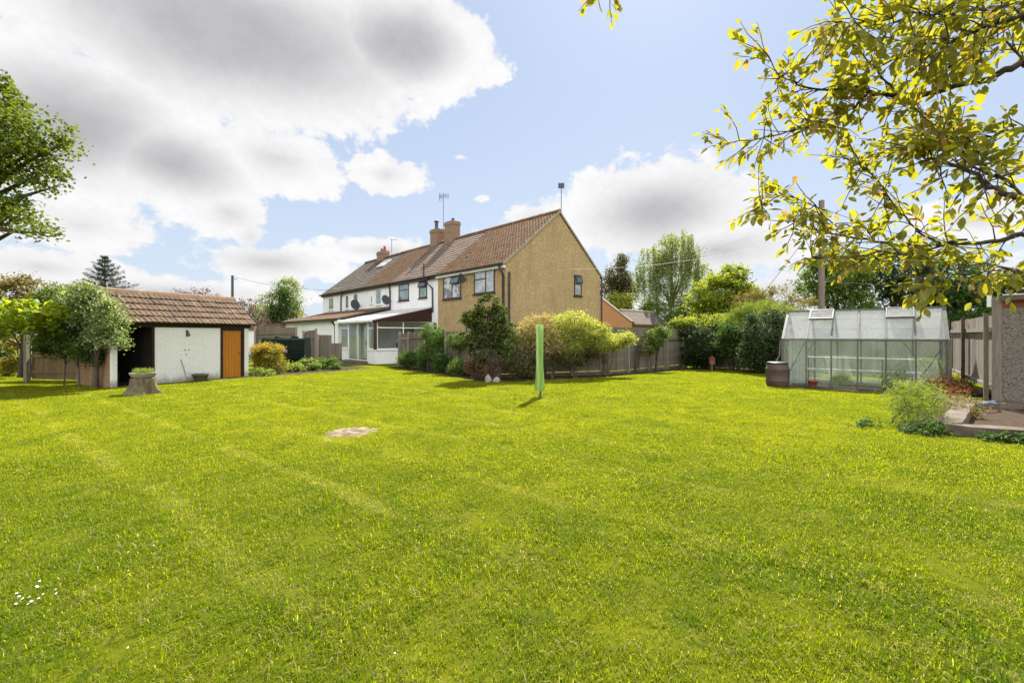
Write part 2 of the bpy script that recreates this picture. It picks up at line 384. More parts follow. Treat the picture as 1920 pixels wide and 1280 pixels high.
def grassmat():
    m, T, out = base_mat('grass_blades')
    g = T.new('ShaderNodeNewGeometry'); P = g.outputs['Position']
    rnd = g.outputs['Random Per Island']
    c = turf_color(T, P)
    c = T.mix(T.math('MULTIPLY', T.math('POWER', rnd, 1.5), .62), c, (.085, .135, .005))
    oi = T.new('ShaderNodeObjectInfo')       # each tuft is a little different
    c = T.mix(T.step(oi.outputs['Random'], .5, 1.0, 0, .38), c, (.075, .135, .005))
    c = T.mix(T.step(T.noise(P, 11.0, 4, .65), .55, .68, 0, .55), c, (.055, .105, .005))
    r2 = T.math('FRACT', T.math('MULTIPLY', rnd, 53.1))
    c = T.mix(T.step(r2, .86, .90), c, (.36, .31, .145))
    d = T.new('ShaderNodeBsdfDiffuse'); T.l.new(c, d.inputs[0])
    t = T.new('ShaderNodeBsdfTranslucent'); T.l.new(T.mix(1.0, c, (1.55, 1.62, .32), 'MULTIPLY'), t.inputs[0])
    mx = T.new('ShaderNodeMixShader'); mx.inputs[0].default_value = .58
    T.l.new(d.outputs[0], mx.inputs[1]); T.l.new(t.outputs[0], mx.inputs[2])
    gl = T.new('ShaderNodeBsdfGlossy'); gl.inputs['Roughness'].default_value = .45; gl.inputs[0].default_value = (.9, .95, .8, 1)
    m2 = T.new('ShaderNodeMixShader'); m2.inputs[0].default_value = .005
    T.l.new(mx.outputs[0], m2.inputs[1]); T.l.new(gl.outputs[0], m2.inputs[2])
    T.l.new(m2.outputs[0], out.inputs[0])
    return m
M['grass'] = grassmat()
def groundmat():
    m, T, out = base_mat('turf')
    b = T.new('ShaderNodeBsdfPrincipled'); T.l.new(b.outputs[0], out.inputs[0])
    g = T.new('ShaderNodeNewGeometry'); P = g.outputs['Position']
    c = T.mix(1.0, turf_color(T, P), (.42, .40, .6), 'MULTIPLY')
    sp = T.new('ShaderNodeSeparateXYZ'); T.l.new(P, sp.inputs[0])
    c = T.mix(T.step(sp.outputs[1], 23.5, 25.0), c, (.10, .13, .02))      # rough meadow beyond the garden
    T.l.new(c, b.inputs['Base Color']); b.inputs['Roughness'].default_value = 1; b.inputs['Specular IOR Level'].default_value = .05
    bn = T.new('ShaderNodeBump'); bn.inputs['Strength'].default_value = .6; bn.inputs['Distance'].default_value = .03
    T.l.new(T.noise(P, 22, 6, .7), bn.inputs['Height']); T.l.new(bn.outputs[0], b.inputs['Normal'])
    return m
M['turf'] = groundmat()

# ------------------------------------------------------------------ mesh helpers
def gz(x, y):
    t = min(max((y - 12) / 15, 0), 1)
    return -.17 * t * t * (3 - 2 * t)
def at(px, py, D):
    return Vector(((px - 960) / 840 * D, D, 1.5 + (628 - py) / 840 * D))
class MB:
    def __init__(s): s.v = []; s.f = []; s.m = []; s.mi = 0; s.sm = []
    def add(s, vs, fs, smooth=False):
        o = len(s.v); s.v += [tuple(p) for p in vs]
        for f in fs: s.f.append(tuple(i + o for i in f)); s.m.append(s.mi); s.sm.append(smooth)
    def box(s, F, a0, a1, b0, b1, c0, c1):
        P = [F(a, b, c) for c in (c0, c1) for b in (b0, b1) for a in (a0, a1)]
        s.add(P, [(0, 2, 3, 1), (4, 5, 7, 6), (0, 1, 5, 4), (2, 6, 7, 3), (0, 4, 6, 2), (1, 3, 7, 5)])
    def prism(s, F, poly, b0, b1):      # polygon in (a, c), extruded along b
        n = len(poly)
        P = [F(a, b0, c) for a, c in poly] + [F(a, b1, c) for a, c in poly]
        s.add(P, [tuple(range(n))[::-1], tuple(range(n, 2 * n))] + [(i, (i + 1) % n, n + (i + 1) % n, n + i) for i in range(n)])
    def prism_a(s, F, poly, a0, a1):    # polygon in (b, c), extruded along a
        n = len(poly)
        P = [F(a0, b, c) for b, c in poly] + [F(a1, b, c) for b, c in poly]
        s.add(P, [tuple(range(n)), tuple(range(n, 2 * n))[::-1]] + [(i, n + i, n + (i + 1) % n, (i + 1) % n) for i in range(n)])
    def slab(s, poly, z0, z1):          # ground-plan polygon
        n = len(poly)
        P = [(x, y, z0) for x, y in poly] + [(x, y, z1) for x, y in poly]
        s.add(P, [tuple(range(n))[::-1], tuple(range(n, 2 * n))] + [(i, (i + 1) % n, n + (i + 1) % n, n + i) for i in range(n)])
    def tube(s, pts, rs, n=6, cap=True):
        pts = [Vector(p) for p in pts]
        if not hasattr(rs, '__len__'): rs = [rs] * len(pts)
        o = []; up = Vector((0, 0, 1)); prev = None
        for i, p in enumerate(pts):
            d = (pts[min(i + 1, len(pts) - 1)] - pts[max(i - 1, 0)]).normalized()
            if prev is None:
                a = d.cross(up)
                if a.length < .05: a = d.cross(Vector((1, 0, 0)))
                a.normalize()
            else:
                a = prev - d * prev.dot(d); a.normalize()
            prev = a; b = d.cross(a)
            for k in range(n):
                t = 2 * math.pi * k / n
                o.append(p + (a * math.cos(t) + b * math.sin(t)) * rs[i])
        fs = [(i * n + k, i * n + (k + 1) % n, (i + 1) * n + (k + 1) % n, (i + 1) * n + k) for i in range(len(pts) - 1) for k in range(n)]
        s.add(o, fs, True)
        if cap:
            m = (len(pts) - 1) * n
            s.add(o[:n], [tuple(range(n))[::-1]]); s.add(o[m:], [tuple(range(n))])
    def lathe(s, c, prof, n=24, wob=None):
        o = []
        for r, z in prof:
            for k in range(n):
                t = 2 * math.pi * k / n
                rr = r * (wob(t, z) if wob else 1)
                o.append((c[0] + rr * math.cos(t), c[1] + rr * math.sin(t), c[2] + z))
        m = len(prof)
        s.add(o, [(i * n + k, i * n + (k + 1) % n, (i + 1) * n + (k + 1) % n, (i + 1) * n + k) for i in range(m - 1) for k in range(n)], True)
        s.add(o[:n], [tuple(range(n))[::-1]]); s.add(o[-n:], [tuple(range(n))])
def Fr(ox, oy, u, v=None, oz=0.0):
    v = v or (-u[1], u[0])
    return lambda a, b, c: (ox + a * u[0] + b * v[0], oy + a * u[1] + b * v[1], oz + c)
ID = lambda a, b, c: (a, b, c)
def wloc(o):
    v = Vector((0, 0, 0))
    while o is not None: v = v + o.location; o = o.parent
    return v
def link(name, me, parent=None):
    o = bpy.data.objects.new(name, me); COL.objects.link(o)
    if parent is not None: o.parent = parent
    return o
def build(name, mb, mats, parent=None, loc=None):
    mats = mats if isinstance(mats, (list, tuple)) else [mats]
    off = wloc(parent) if parent is not None else Vector(loc or (0, 0, 0))
    me = bpy.data.meshes.new(name)
    v = np.array(mb.v, dtype=np.float64) - np.array(off)
    me.from_pydata(v.tolist(), [], mb.f)
    for m in mats: me.materials.append(m)
    me.polygons.foreach_set('material_index', np.array(mb.m, dtype=np.int32))
    me.polygons.foreach_set('use_smooth', np.array(mb.sm, dtype=bool))
    me.validate(); me.update()
    o = link(name, me, parent)
    if parent is None: o.location = off
    return o
def build_np(name, V, nper, mat, parent=None, loc=None, faces=None):
    """V: (n*nper,3) vertices; each nper verts make one polygon (or the index list faces)"""
    off = wloc(parent) if parent is not None else Vector(loc or (0, 0, 0))
    V = np.asarray(V, dtype=np.float32) - np.array(off, dtype=np.float32)
    n = len(V) // nper
    faces = faces or [tuple(range(nper))]
    k = sum(len(f) for f in faces)
    li = np.concatenate([np.array(f) for f in faces])
    idx = (np.arange(n)[:, None] * nper + li[None, :]).ravel().astype(np.int32)
    lens = np.tile([len(f) for f in faces], n)
    me = bpy.data.meshes.new(name)
    me.vertices.add(len(V)); me.vertices.foreach_set('co', V.ravel())
    me.loops.add(len(idx)); me.loops.foreach_set('vertex_index', idx)
    me.polygons.add(len(lens))
    st = np.concatenate([[0], np.cumsum(lens)[:-1]]).astype(np.int32)
    me.polygons.foreach_set('loop_start', st); me.polygons.foreach_set('loop_total', lens.astype(np.int32))
    me.materials.append(mat); me.update(calc_edges=True)
    o = link(name, me, parent)
    if parent is None: o.location = off
    return o
def thing(name, label, cat, loc, group=None):
    o = bpy.data.objects.new(name, None); COL.objects.link(o)
    o.location = loc; o.empty_display_size = .2
    o['label'] = label; o['category'] = cat
    if group: o['group'] = group
    return o
def tag(o, label, cat, group=None, kind=None):
    o['label'] = label; o['category'] = cat
    if group: o['group'] = group
    if kind: o['kind'] = kind
    return o
def structure(o): o['kind'] = 'structure'; return o

# ------------------------------------------------------------------ ground
def in_poly(x, y, poly):
    c = False; n = len(poly)
    for i in range(n):
        x1, y1 = poly[i]; x2, y2 = poly[i - 1]
        if (y1 > y) != (y2 > y) and x < (x2 - x1) * (y - y1) / (y2 - y1) + x1: c = not c
    return c
mb = MB()
xs = sorted(set([-900, -400, -200, -100, -60] + list(np.linspace(-40, 40, 41)) + [60, 100, 200, 400, 900]))
ys = sorted(set([-400, -100, -30] + list(np.linspace(-10, 50, 61)) + [70, 100, 200, 400, 1200]))
vs = [(x, y, gz(x, y)) for y in ys for x in xs]
nx = len(xs)
mb.add(vs, [(j * nx + i, j * nx + i + 1, (j + 1) * nx + i + 1, (j + 1) * nx + i) for j in range(len(ys) - 1) for i in range(nx - 1)], True)
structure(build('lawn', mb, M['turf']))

# soil beds
FA, FB, FC, FD = (-5.95, 23.6), (-.45, 15.95), (3.6, 17.45), (8.35, 21.95)
BED1 = [(-6.3, 22.2), (-4.5, 20.2), (-2.6, 17.3), (-1.2, 14.75), (-.2, 14.5), (1.4, 15.2), (3.4, 16.4), (6.0, 18.9), (8.2, 20.7), (10.2, 19.9), (13.2, 18.2), (16, 17), (17, 18.5), (9, 22.4), (3.5, 17.9), (-.45, 16.2), (-5.8, 24)]
BED2 = [(-9.7, 16.3), (-9.2, 16.1), (-7.6, 19.6), (-6.9, 21.9), (-8.2, 23.6), (-12, 23.0), (-11, 19)]
BED3 = [(7.6, 13.1), (10.9, 10.35), (12.6, 11.6), (13.8, 13.8), (9.8, 16.1)]
BED4 = [(6.2, 7.2), (6.5, 6.78), (7.4, 5.9), (14, 5.5), (14, 12.5), (10.9, 11.1)]
SHEDP = [(-11.6, 12.45), (-9.45, 16.3), (-11.6, 17.6), (-13.8, 13.8)]
PATCH = (-2.5, 6.92)
for p, nm in ((BED1, 'soil_bed'), (BED2, 'soil_bed'), (BED3, 'soil_bed'), (BED4, 'soil_bed')):
    mb = MB(); n = len(p); cx = sum(q[0] for q in p) / n; cy = sum(q[1] for q in p) / n
    # subdivided outline with a wavering edge
    out = []
    for i in range(n):
        a, b = p[i], p[(i + 1) % n]
        k = max(2, int(math.hypot(b[0] - a[0], b[1] - a[1]) / .25))
        for j in range(k):
            t = j / k; x = a[0] + (b[0] - a[0]) * t + random.uniform(-.05, .05); y = a[1] + (b[1] - a[1]) * t + random.uniform(-.05, .05)
            out.append((x, y, gz(x, y) + .012))
    mb.add(out, [tuple(range(len(out)))])
    structure(build(nm, mb, M['soil']))

# ------------------------------------------------------------------ grass blades
def patch_mesh(name, n, size, h, w, seed):
    r = np.random.default_rng(seed)
    P = np.zeros((n, 3)); P[:, :2] = r.uniform(-size / 2, size / 2, (n, 2))
    a = r.uniform(0, 2 * np.pi, n); lean = r.uniform(.2, 1.5, n); hh = h * r.uniform(.45, 1.25, n)
    tall = r.random(n) < .012; hh[tall] *= 1.9
    d = np.stack([np.cos(a), np.sin(a), np.zeros(n)], 1); sd_ = np.stack([-np.sin(a), np.cos(a), np.zeros(n)], 1)
    up = np.array([0, 0, 1.0])
    ww = (w * r.uniform(.6, 1.3, n))[:, None]
    mid = P + d * (hh * lean * .35)[:, None] + up * (hh * .6)[:, None]
    tip = P + d * (hh * lean)[:, None] + up * (hh * (1 - .25 * lean))[:, None]
    V = np.stack([P - sd_ * ww / 2, P + sd_ * ww / 2, mid + sd_ * ww * .42, mid - sd_ * ww * .42, tip], 1).reshape(-1, 3)
    V[:, 2] -= .004
    idx = []
    me = bpy.data.meshes.new(name)
    faces = [(0, 1, 2, 3), (3, 2, 4)]
    li = np.concatenate([np.array(f) for f in faces])
    ix = (np.arange(n)[:, None] * 5 + li[None, :]).ravel().astype(np.int32)
    lens = np.tile([4, 3], n)
    me.vertices.add(len(V)); me.vertices.foreach_set('co', V.astype(np.float32).ravel())
    me.loops.add(len(ix)); me.loops.foreach_set('vertex_index', ix)
    me.polygons.add(len(lens))
    me.polygons.foreach_set('loop_start', np.concatenate([[0], np.cumsum(lens)[:-1]]).astype(np.int32)); me.polygons.foreach_set('loop_total', lens.astype(np.int32))
    me.materials.append(M['grass']); me.update(calc_edges=True)
    return bpy.data.objects.new(name, me)
pc = bpy.data.collections.new("grass_tufts")      # source tufts, not linked to the scene
for lv, (n, h, w) in enumerate(((900, .036, .0040), (900, .030, .0058), (700, .027, .0095))):
    for k in range(3):
        pc.objects.link(patch_mesh("tuft_%d%d" % (lv, k), n, .46, h, w, 100 + lv * 10 + k))
pts, var, scl = [], [], []
step = .32
y = .6
EXCL = [BED1, BED2, BED3, BED4, SHEDP]
EXB = [(min(q[0] for q in p), max(q[0] for q in p), min(q[1] for q in p), max(q[1] for q in p), p) for p in EXCL]
while y < 30:
    x = -1.25 * y - 1.2
    while x < 1.25 * y + 1.2:
        qx, qy = x + random.uniform(-.1, .1), y + random.uniform(-.1, .1)
        ok = True
        for (x0, x1, y0, y1, p) in EXB:
            if x0 < qx < x1 and y0 < qy < y1 and in_poly(qx, qy, p): ok = False; break
        if ok and ((qx - PATCH[0]) / .34) ** 2 + ((qy - PATCH[1]) / .42) ** 2 < 1: ok = False
        # behind the garden fence line no turf is seen
        if ok and qy > 24.6: ok = False
        if ok:
            pts.append((qx, qy, gz(qx, qy)))
            lv = 0 if qy < 4.6 else (1 if qy < 10 else 2)
            var.append(lv * 3 + random.randrange(3))
            lush_shade = math.sin(qx * 1.9 + 1.3 * math.sin(qy * 1.1)) * math.sin(qy * 2.3 + qx * .7)
            scl.append(random.uniform(.75, 1.1) + .4 * max(0, lush_shade - .3) + (.5 if random.random() < .06 and qy < 6 else 0))
        x += step
    y += step
gm = bpy.data.meshes.new("grass")
gm.from_pydata(pts, [], [])
a1 = gm.attributes.new("variant", 'INT', 'POINT'); a1.data.foreach_set('value', np.array(var, dtype=np.int32))
a2 = gm.attributes.new("size", 'FLOAT', 'POINT'); a2.data.foreach_set('value', np.array(scl, dtype=np.float32))
a3 = gm.attributes.new("turn", 'FLOAT_VECTOR', 'POINT')
a3.data.foreach_set('vector', np.stack([np.zeros(len(pts)), np.zeros(len(pts)), RNG.uniform(0, 6.283, len(pts))], 1).astype(np.float32).ravel())
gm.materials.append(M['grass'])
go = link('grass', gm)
tag(go, 'short sunlit mown grass covering the whole garden lawn', 'grass', kind='stuff')
ng = bpy.data.node_groups.new("grass_tuft_scatter", 'GeometryNodeTree')
ng.interface.new_socket('Geometry', in_out='INPUT', socket_type='NodeSocketGeometry')
ng.interface.new_socket('Geometry', in_out='OUTPUT', socket_type='NodeSocketGeometry')
gi = ng.nodes.new('NodeGroupInput'); gout = ng.nodes.new('NodeGroupOutput')
iop = ng.nodes.new('GeometryNodeInstanceOnPoints'); ci = ng.nodes.new('GeometryNodeCollectionInfo')
ci.inputs['Collection'].default_value = pc; ci.inputs['Separate Children'].default_value = True; ci.inputs['Reset Children'].default_value = True
def nattr(nm, ty):
    n = ng.nodes.new('GeometryNodeInputNamedAttribute'); n.data_type = ty; n.inputs[0].default_value = nm
    return n.outputs[0]
ng.links.new(gi.outputs[0], iop.inputs['Points']); ng.links.new(ci.outputs[0], iop.inputs['Instance'])
iop.inputs['Pick Instance'].default_value = True
ng.links.new(nattr("variant", 'INT'), iop.inputs['Instance Index'])
e2r = ng.nodes.new('FunctionNodeEulerToRotation'); ng.links.new(nattr("turn", 'FLOAT_VECTOR'), e2r.inputs[0])
ng.links.new(e2r.outputs[0], iop.inputs['Rotation'])
ng.links.new(nattr("size", 'FLOAT'), iop.inputs['Scale'])
ng.links.new(iop.outputs[0], gout.inputs[0])
md = go.modifiers.new("scatter", 'NODES'); md.node_group = ng

# pale bare patch of dry soil in the lawn
mb = MB(); n = 22
ring = []
P = [(PATCH[0], PATCH[1], gz(*PATCH) + .03)]
for j, rr in enumerate((.35, .7, 1.0)):
    for k in range(n):
        t = 2 * math.pi * k / n
        w = 1 + .22 * math.sin(2 * t + 1) + .13 * math.sin(5 * t)
        x = PATCH[0] + .33 * rr * w * math.cos(t); y = PATCH[1] + .42 * rr * w * math.sin(t)
        P.append((x, y, (.028, .02, .0)[j] + .018 * random.uniform(-1, 1) * (j < 2) + .002))
fs = [(0, 1 + k, 1 + (k + 1) % n) for k in range(n)]
for j in range(2):
    fs += [(1 + j * n + k, 1 + (j + 1) * n + k, 1 + (j + 1) * n + (k + 1) % n, 1 + j * n + (k + 1) % n) for k in range(n)]
mb.add(P, fs, True)
structure(build('bare_soil_patch', mb, M['ash']))

# daisies near the left foreground
mb = MB()
for i in range(26):
    if i < 14: px, py = random.gauss(58, 28), random.gauss(1130, 13)
    elif i < 18: px, py = random.uniform(25, 60), random.uniform(885, 905)
    else: px, py = random.uniform(200, 1500), random.uniform(860, 1250)
    D = 1260 / (py - 628); x = (px - 960) / 840 * D
    r = random.uniform(.006, .0085) if i < 14 else .005
    c = Vector((x, D, .045)); tilt = Vector((random.uniform(-.4, .4), random.uniform(-.6, .1), 1)).normalized()
    a = tilt.cross(Vector((0, 1, .2))).normalized(); b = tilt.cross(a)
    mb.mi = 0
    mb.add([c + (a * math.cos(t) + b * math.sin(t)) * r * (1 if k % 2 else .72) for k, t in enumerate(np.linspace(0, 2 * math.pi, 17)[:-1])], [tuple(range(16))])
    mb.mi = 1
    c2 = c + tilt * .002
    mb.add([c2 + (a * math.cos(t) + b * math.sin(t)) * r * .3 for t in np.linspace(0, 2 * math.pi, 7)[:-1]], [tuple(range(6))])
    mb.mi = 2
    mb.tube([(x, D, 0), c], .0012, 4)
M['petal'] = pmat('white_petal', (.8, .8, .8), (.75, .74, .76), 5, .8)
M['pollen'] = pmat('yellow_pollen', (.6, .4, .03), None, 5, .8)
M['stalk'] = pmat('green_stalk', (.09, .16, .03), None, 5, .8)
tag(build('daisies', mb, [M['petal'], M['pollen'], M['stalk']]), 'tiny white daisies dotted in the lawn at lower left', 'daisies', kind='stuff')

# ------------------------------------------------------------------ terrace of houses
C0 = (-.33, 23.0)
GH = -.15
def H(s, t, z): return (C0[0] + s * D1[0] + t * D2[0], C0[1] + s * D1[1] + t * D2[1], z)
EAVE, RIDGE, DEPTH, HALF = 5.25, 8.55, 8.1, 4.15
SL = math.atan2(RIDGE - EAVE, HALF)
cs, sn = math.cos(SL), math.sin(SL)

def tiles(mb, O, U, V, N, width, length, w, g, amp, lip, prof='pan', jit=.006, rows_mat=None):
    O, U, V, N = Vector(O), Vector(U), Vector(V), Vector(N)
    nu, nv = max(1, round(width / w)), max(1, round(length / g))
    w, g = width / nu, length / nv
    if prof == 'pan': pr = [(0, .15), (.2, .85), (.38, 1), (.58, .35), (.8, -.1), (1.0, .15)]
    elif prof == 'flat': pr = [(0.015, .0), (.5, .05), (.985, .0)]
    else: pr = [(.01, .1), (.16, 1), (.32, .1), (.52, .1), (.68, 1), (.84, .1), (.99, .1)]
    m = len(pr)
    for j in range(nv):
        for i in range(nu):
            if random.random() < .002: continue
            dz = random.uniform(-jit, jit); dv = random.uniform(-jit, jit)
            bot, top, low = [], [], []
            for (x, h) in pr:
                b = O + U * ((i + x) * w) + V * (j * g - .02 + dv)
                bot.append(b + N * (lip + amp * h + dz)); low.append(b + N * (amp * h * .6 - .004))
                top.append(O + U * ((i + x) * w) + V * ((j + 1) * g + .03) + N * (amp * h + dz * .5 + .002))
            mb.add(bot + top + low, [(k, k + 1, m + k + 1, m + k) for k in range(m - 1)] + [(2 * m + k, 2 * m + k + 1, k + 1, k) for k in range(m - 1)])

def window(parent, F, a0, a1, c0, c1, b, mats, split=(), trans=(), opener=None, sill=True, fw=.07, pane='win_dark', name='window', panes=None):
    """casement in the wall plane b; outward is -b. split: mullion positions (fractions), trans: (i, height fraction) transom per light"""
    mb = MB()
    o0, o1 = b - .035, b + .04
    mb.box(F, a0, a1, o0, o1, c1 - fw, c1); mb.box(F, a0, a1, o0, o1, c0, c0 + fw)
    mb.box(F, a0, a0 + fw, o0, o1, c0 + fw, c1 - fw); mb.box(F, a1 - fw, a1, o0, o1, c0 + fw, c1 - fw)
    xs_ = [a0] + [a0 + (a1 - a0) * f for f in split] + [a1]
    for x in xs_[1:-1]: mb.box(F, x - fw * .45, x + fw * .45, o0 + .003, o1, c0 + fw, c1 - fw)
    for (i, f) in trans:
        z = c0 + (c1 - c0) * f
        mb.box(F, xs_[i] + fw * .46, xs_[i + 1] - fw * .46, o0 + .006, o1, z - fw * .4, z + fw * .4)
    if sill: mb.box(F, a0 - .06, a1 + .06, b - .09, b, c0 - .07, c0 - .002)
    fr = build(name, mb, mats, parent)
    mb = MB(); mb.box(F, a0 + fw * .5, a1 - fw * .5, b - .012, b + .02, c0 + fw * .5, c1 - fw * .5)
    build('pane', mb, M[pane], fr)
    if opener:          # top-hung light standing open
        (x0, x1, z0, z1, k) = opener
        mb = MB(); q = lambda a, bb, c: F(a, b - .05 - (z1 - c) * k - bb, c)
        mb.box(q, x0, x1, 0, .03, z0, z0 + .06); mb.box(q, x0, x1, 0, .03, z1 - .06, z1)
        mb.box(q, x0, x0 + .06, 0, .03, z0 + .06, z1 - .06); mb.box(q, x1 - .06, x1, 0, .03, z0 + .06, z1 - .06)
        s_ = build('opening_light', mb, mats, fr)
        mb = MB(); mb.box(q, x0 + .05, x1 - .05, .01, .022, z0 + .05, z1 - .05)
        mb.mi = 0
        s_.data.materials.append(M['win_dark'])
        pass
        me = s_.data
        nb = len(me.vertices); off = wloc(s_)
        import bmesh
        bm = bmesh.new(); bm.from_mesh(me)
        vv = [bm.verts.new(Vector(p) - off) for p in mb.v]
        for f in mb.f:
            ff = bm.faces.new([vv[i] for i in f]); ff.material_index = 1
        bm.to_mesh(me); bm.free()
    return fr

def house(label, s0, s1, wallm, roofm, prof, w, g, amp, lip, end0=False, end1=False):
    root = thing('terraced_house', label, 'house', H((s0 + s1) / 2, DEPTH / 2, GH), 'houses of the terrace')
    e0, e1 = s0 + .002, s1 - .002
    mb = MB()
    mb.prism_a(H, [(0, GH - .4), (DEPTH, GH - .4), (DEPTH, EAVE), (HALF, RIDGE - .05), (0, EAVE)], e0, e1)
    build('wall', mb, wallm, root)
    mb = MB()
    o0, o1 = (s0 - .06 if end0 else s0), (s1 + .06 if end1 else s1)
    ov = .22
    # slab under the tiles
    def plane(t, off=0): return EAVE + (min(t, DEPTH - t) if t > HALF else t) * math.tan(SL) + off
    mb.mi = 1
    zt = lambda t: EAVE + t * (RIDGE - EAVE) / HALF
    zb = lambda t: EAVE + (DEPTH - t) * (RIDGE - EAVE) / (DEPTH - HALF)
    mb.prism_a(H, [(-ov, zt(-ov) + .01), (HALF, RIDGE + .01), (DEPTH + ov, zb(DEPTH + ov) + .01), (DEPTH + ov, zb(DEPTH + ov) + .07), (HALF, RIDGE + .07), (-ov, zt(-ov) + .07)], o0 + .001, o1 - .001)
    mb.mi = 0
    V = Vector((D2[0] * cs, D2[1] * cs, sn)); N = Vector((-D2[0] * sn, -D2[1] * sn, cs))
    O = Vector(H(o0, -ov, zt(-ov) + .075))
    tiles(mb, O, Vector((D1[0], D1[1], 0)), V, N, o1 - o0, (HALF + ov) / cs, w, g, amp, lip, prof)
    mb.mi = 2
    # ridge tiles
    k = int((o1 - o0) / .32)
    for i in range(k):
        a0 = o0 + (o1 - o0) * i / k; a1 = o0 + (o1 - o0) * (i + 1) / k
        dz = random.uniform(-.008, .008)
        mb.prism_a(H, [(HALF - .15, RIDGE + .06 + dz), (HALF - .11, RIDGE + .16 + dz), (HALF, RIDGE + .22 + dz), (HALF + .11, RIDGE + .16 + dz), (HALF + .15, RIDGE + .06 + dz)], a0 + .004, a1 - .004)
    if end0:
        mb.mi = 3
        mb.prism_a(H, [(-ov, zt(-ov) - .02), (HALF, RIDGE - .02), (HALF, RIDGE + .12), (-ov, zt(-ov) + .12)], s0 - .085, s0 - .062)
        mb.prism_a(H, [(HALF, RIDGE - .02), (DEPTH + ov, zb(DEPTH + ov) - .02), (DEPTH + ov, zb(DEPTH + ov) + .12), (HALF, RIDGE + .12)], s0 - .085, s0 - .062)
    roof = build('roof', mb, [roofm, M['tile_grey'], M['ridge'], M['mortar']], root)
    return root, roof
def gutter(root, s0, s1, mat, z=EAVE, t=-.28, F=H):
    mb = MB(); mb.prism_a(F, [(t - .06, z - .17), (t + .05, z - .17), (t + .07, z - .07), (t - .08, z - .07)], s0, s1)
    return build('gutter', mb, mat, root)
def downpipe(root, pts, r=.05, mat=None):
    mb = MB(); mb.tube(pts, r, 8)
    return build('downpipe', mb, mat or M['black_plastic'], root)
def fascia(root, s0, s1, mat):
    mb = MB(); mb.box(H, s0, s1, -.20, -.004, EAVE - .30, EAVE - .155)
    return build('fascia', mb, mat, root)
def dish(root, s, z, t=-.45, r=.33):
    mb = MB(); c = Vector(H(s, t, z)); ax = Vector((.80, -.56, .22)).normalized()
    a = ax.cross(Vector((0, 0, 1))).normalized(); b = a.cross(ax)
    rings = []
    n = 18
    P = [c - ax * .0]
    for rr in (.35, .7, 1.0):
        for k in range(n):
            th = 2 * math.pi * k / n
            P.append(c + (a * math.cos(th) * r * rr + b * math.sin(th) * r * rr) + ax * (.10 * rr * rr))
    fs = [(0, 1 + (k + 1) % n, 1 + k) for k in range(n)]
    for j in range(2): fs += [(1 + j * n + k, 1 + j * n + (k + 1) % n, 1 + (j + 1) * n + (k + 1) % n, 1 + (j + 1) * n + k) for k in range(n)]
    mb.add(P, fs, True)
    d = build('satellite_dish', mb, M['dark_metal'], root)
    mb = MB(); mb.tube([H(s - .02, 0, z - .05), H(s - .02, t * .6, z - .05), c - ax * .02], .022, 6)
    mb.tube([c - b * r * .9 + ax * .08, c + ax * .42 - b * .12], .012, 6)
    e = c + ax * .42 - b * .12
    mb.tube([e, e + (c - e).normalized() * .09], .035, 8)
    build('dish_arm', mb, M['dark_metal'], d)

# house 1: beige pebbledash end house
h1, r1 = house('beige pebbledash end house with a red pantile roof, nearest the airer', 0, 6.2, M['dash'], M['pantile_red'], 'pan', .23, .30, .045, .03, end0=True)
fascia(h1, 0, 6.19, M['white_upvc'])
gutter(h1, -.05, 6.18, M['black_plastic'])
window(h1, H, 3.8, 5.6, 3.64, 5.0, 0, M['brown_frame'], split=(.50,), trans=((0, .62),), pane='win_pale', opener=(3.86, 4.68, 4.48, 4.94, .35))
window(h1, H, .84, 2.6, 3.75, 5.03, 0, M['brown_frame'], split=(.42,), trans=((1, .62),), pane='win_net')
window(h1, H, 1.9, 3.3, .85, 2.0, 0, M['brown_frame'], split=(.5,), pane='win_net')
GS = lambda a, b, c: H(b, a, c)       # gable wall frame: a runs front to back, outward is -b
window(h1, GS, 5.5, 6.2, 3.85, 5.1, 0, M['brown_frame'], trans=((0, .58),), pane='win_net', opener=(5.57, 6.13, 4.6, 5.04, .3))
downpipe(h1, [H(.25, -.28, EAVE - .15), H(.12, -.28, EAVE - .35), H(.10, -.09, EAVE - .65), H(.10, -.08, -.1)], .06)
downpipe(h1, [H(-.10, DEPTH + .02, EAVE - .2), H(-.10, DEPTH + .02, -.1)], .055)
mb = MB(); mb.tube([H(-.09, .18, EAVE - .5), H(-.09, .18, -.1)], .055, 8); build('soil_pipe', mb, M['black_plastic'], h1)
dish(h1, 3.25, 4.65, -.45, .28)
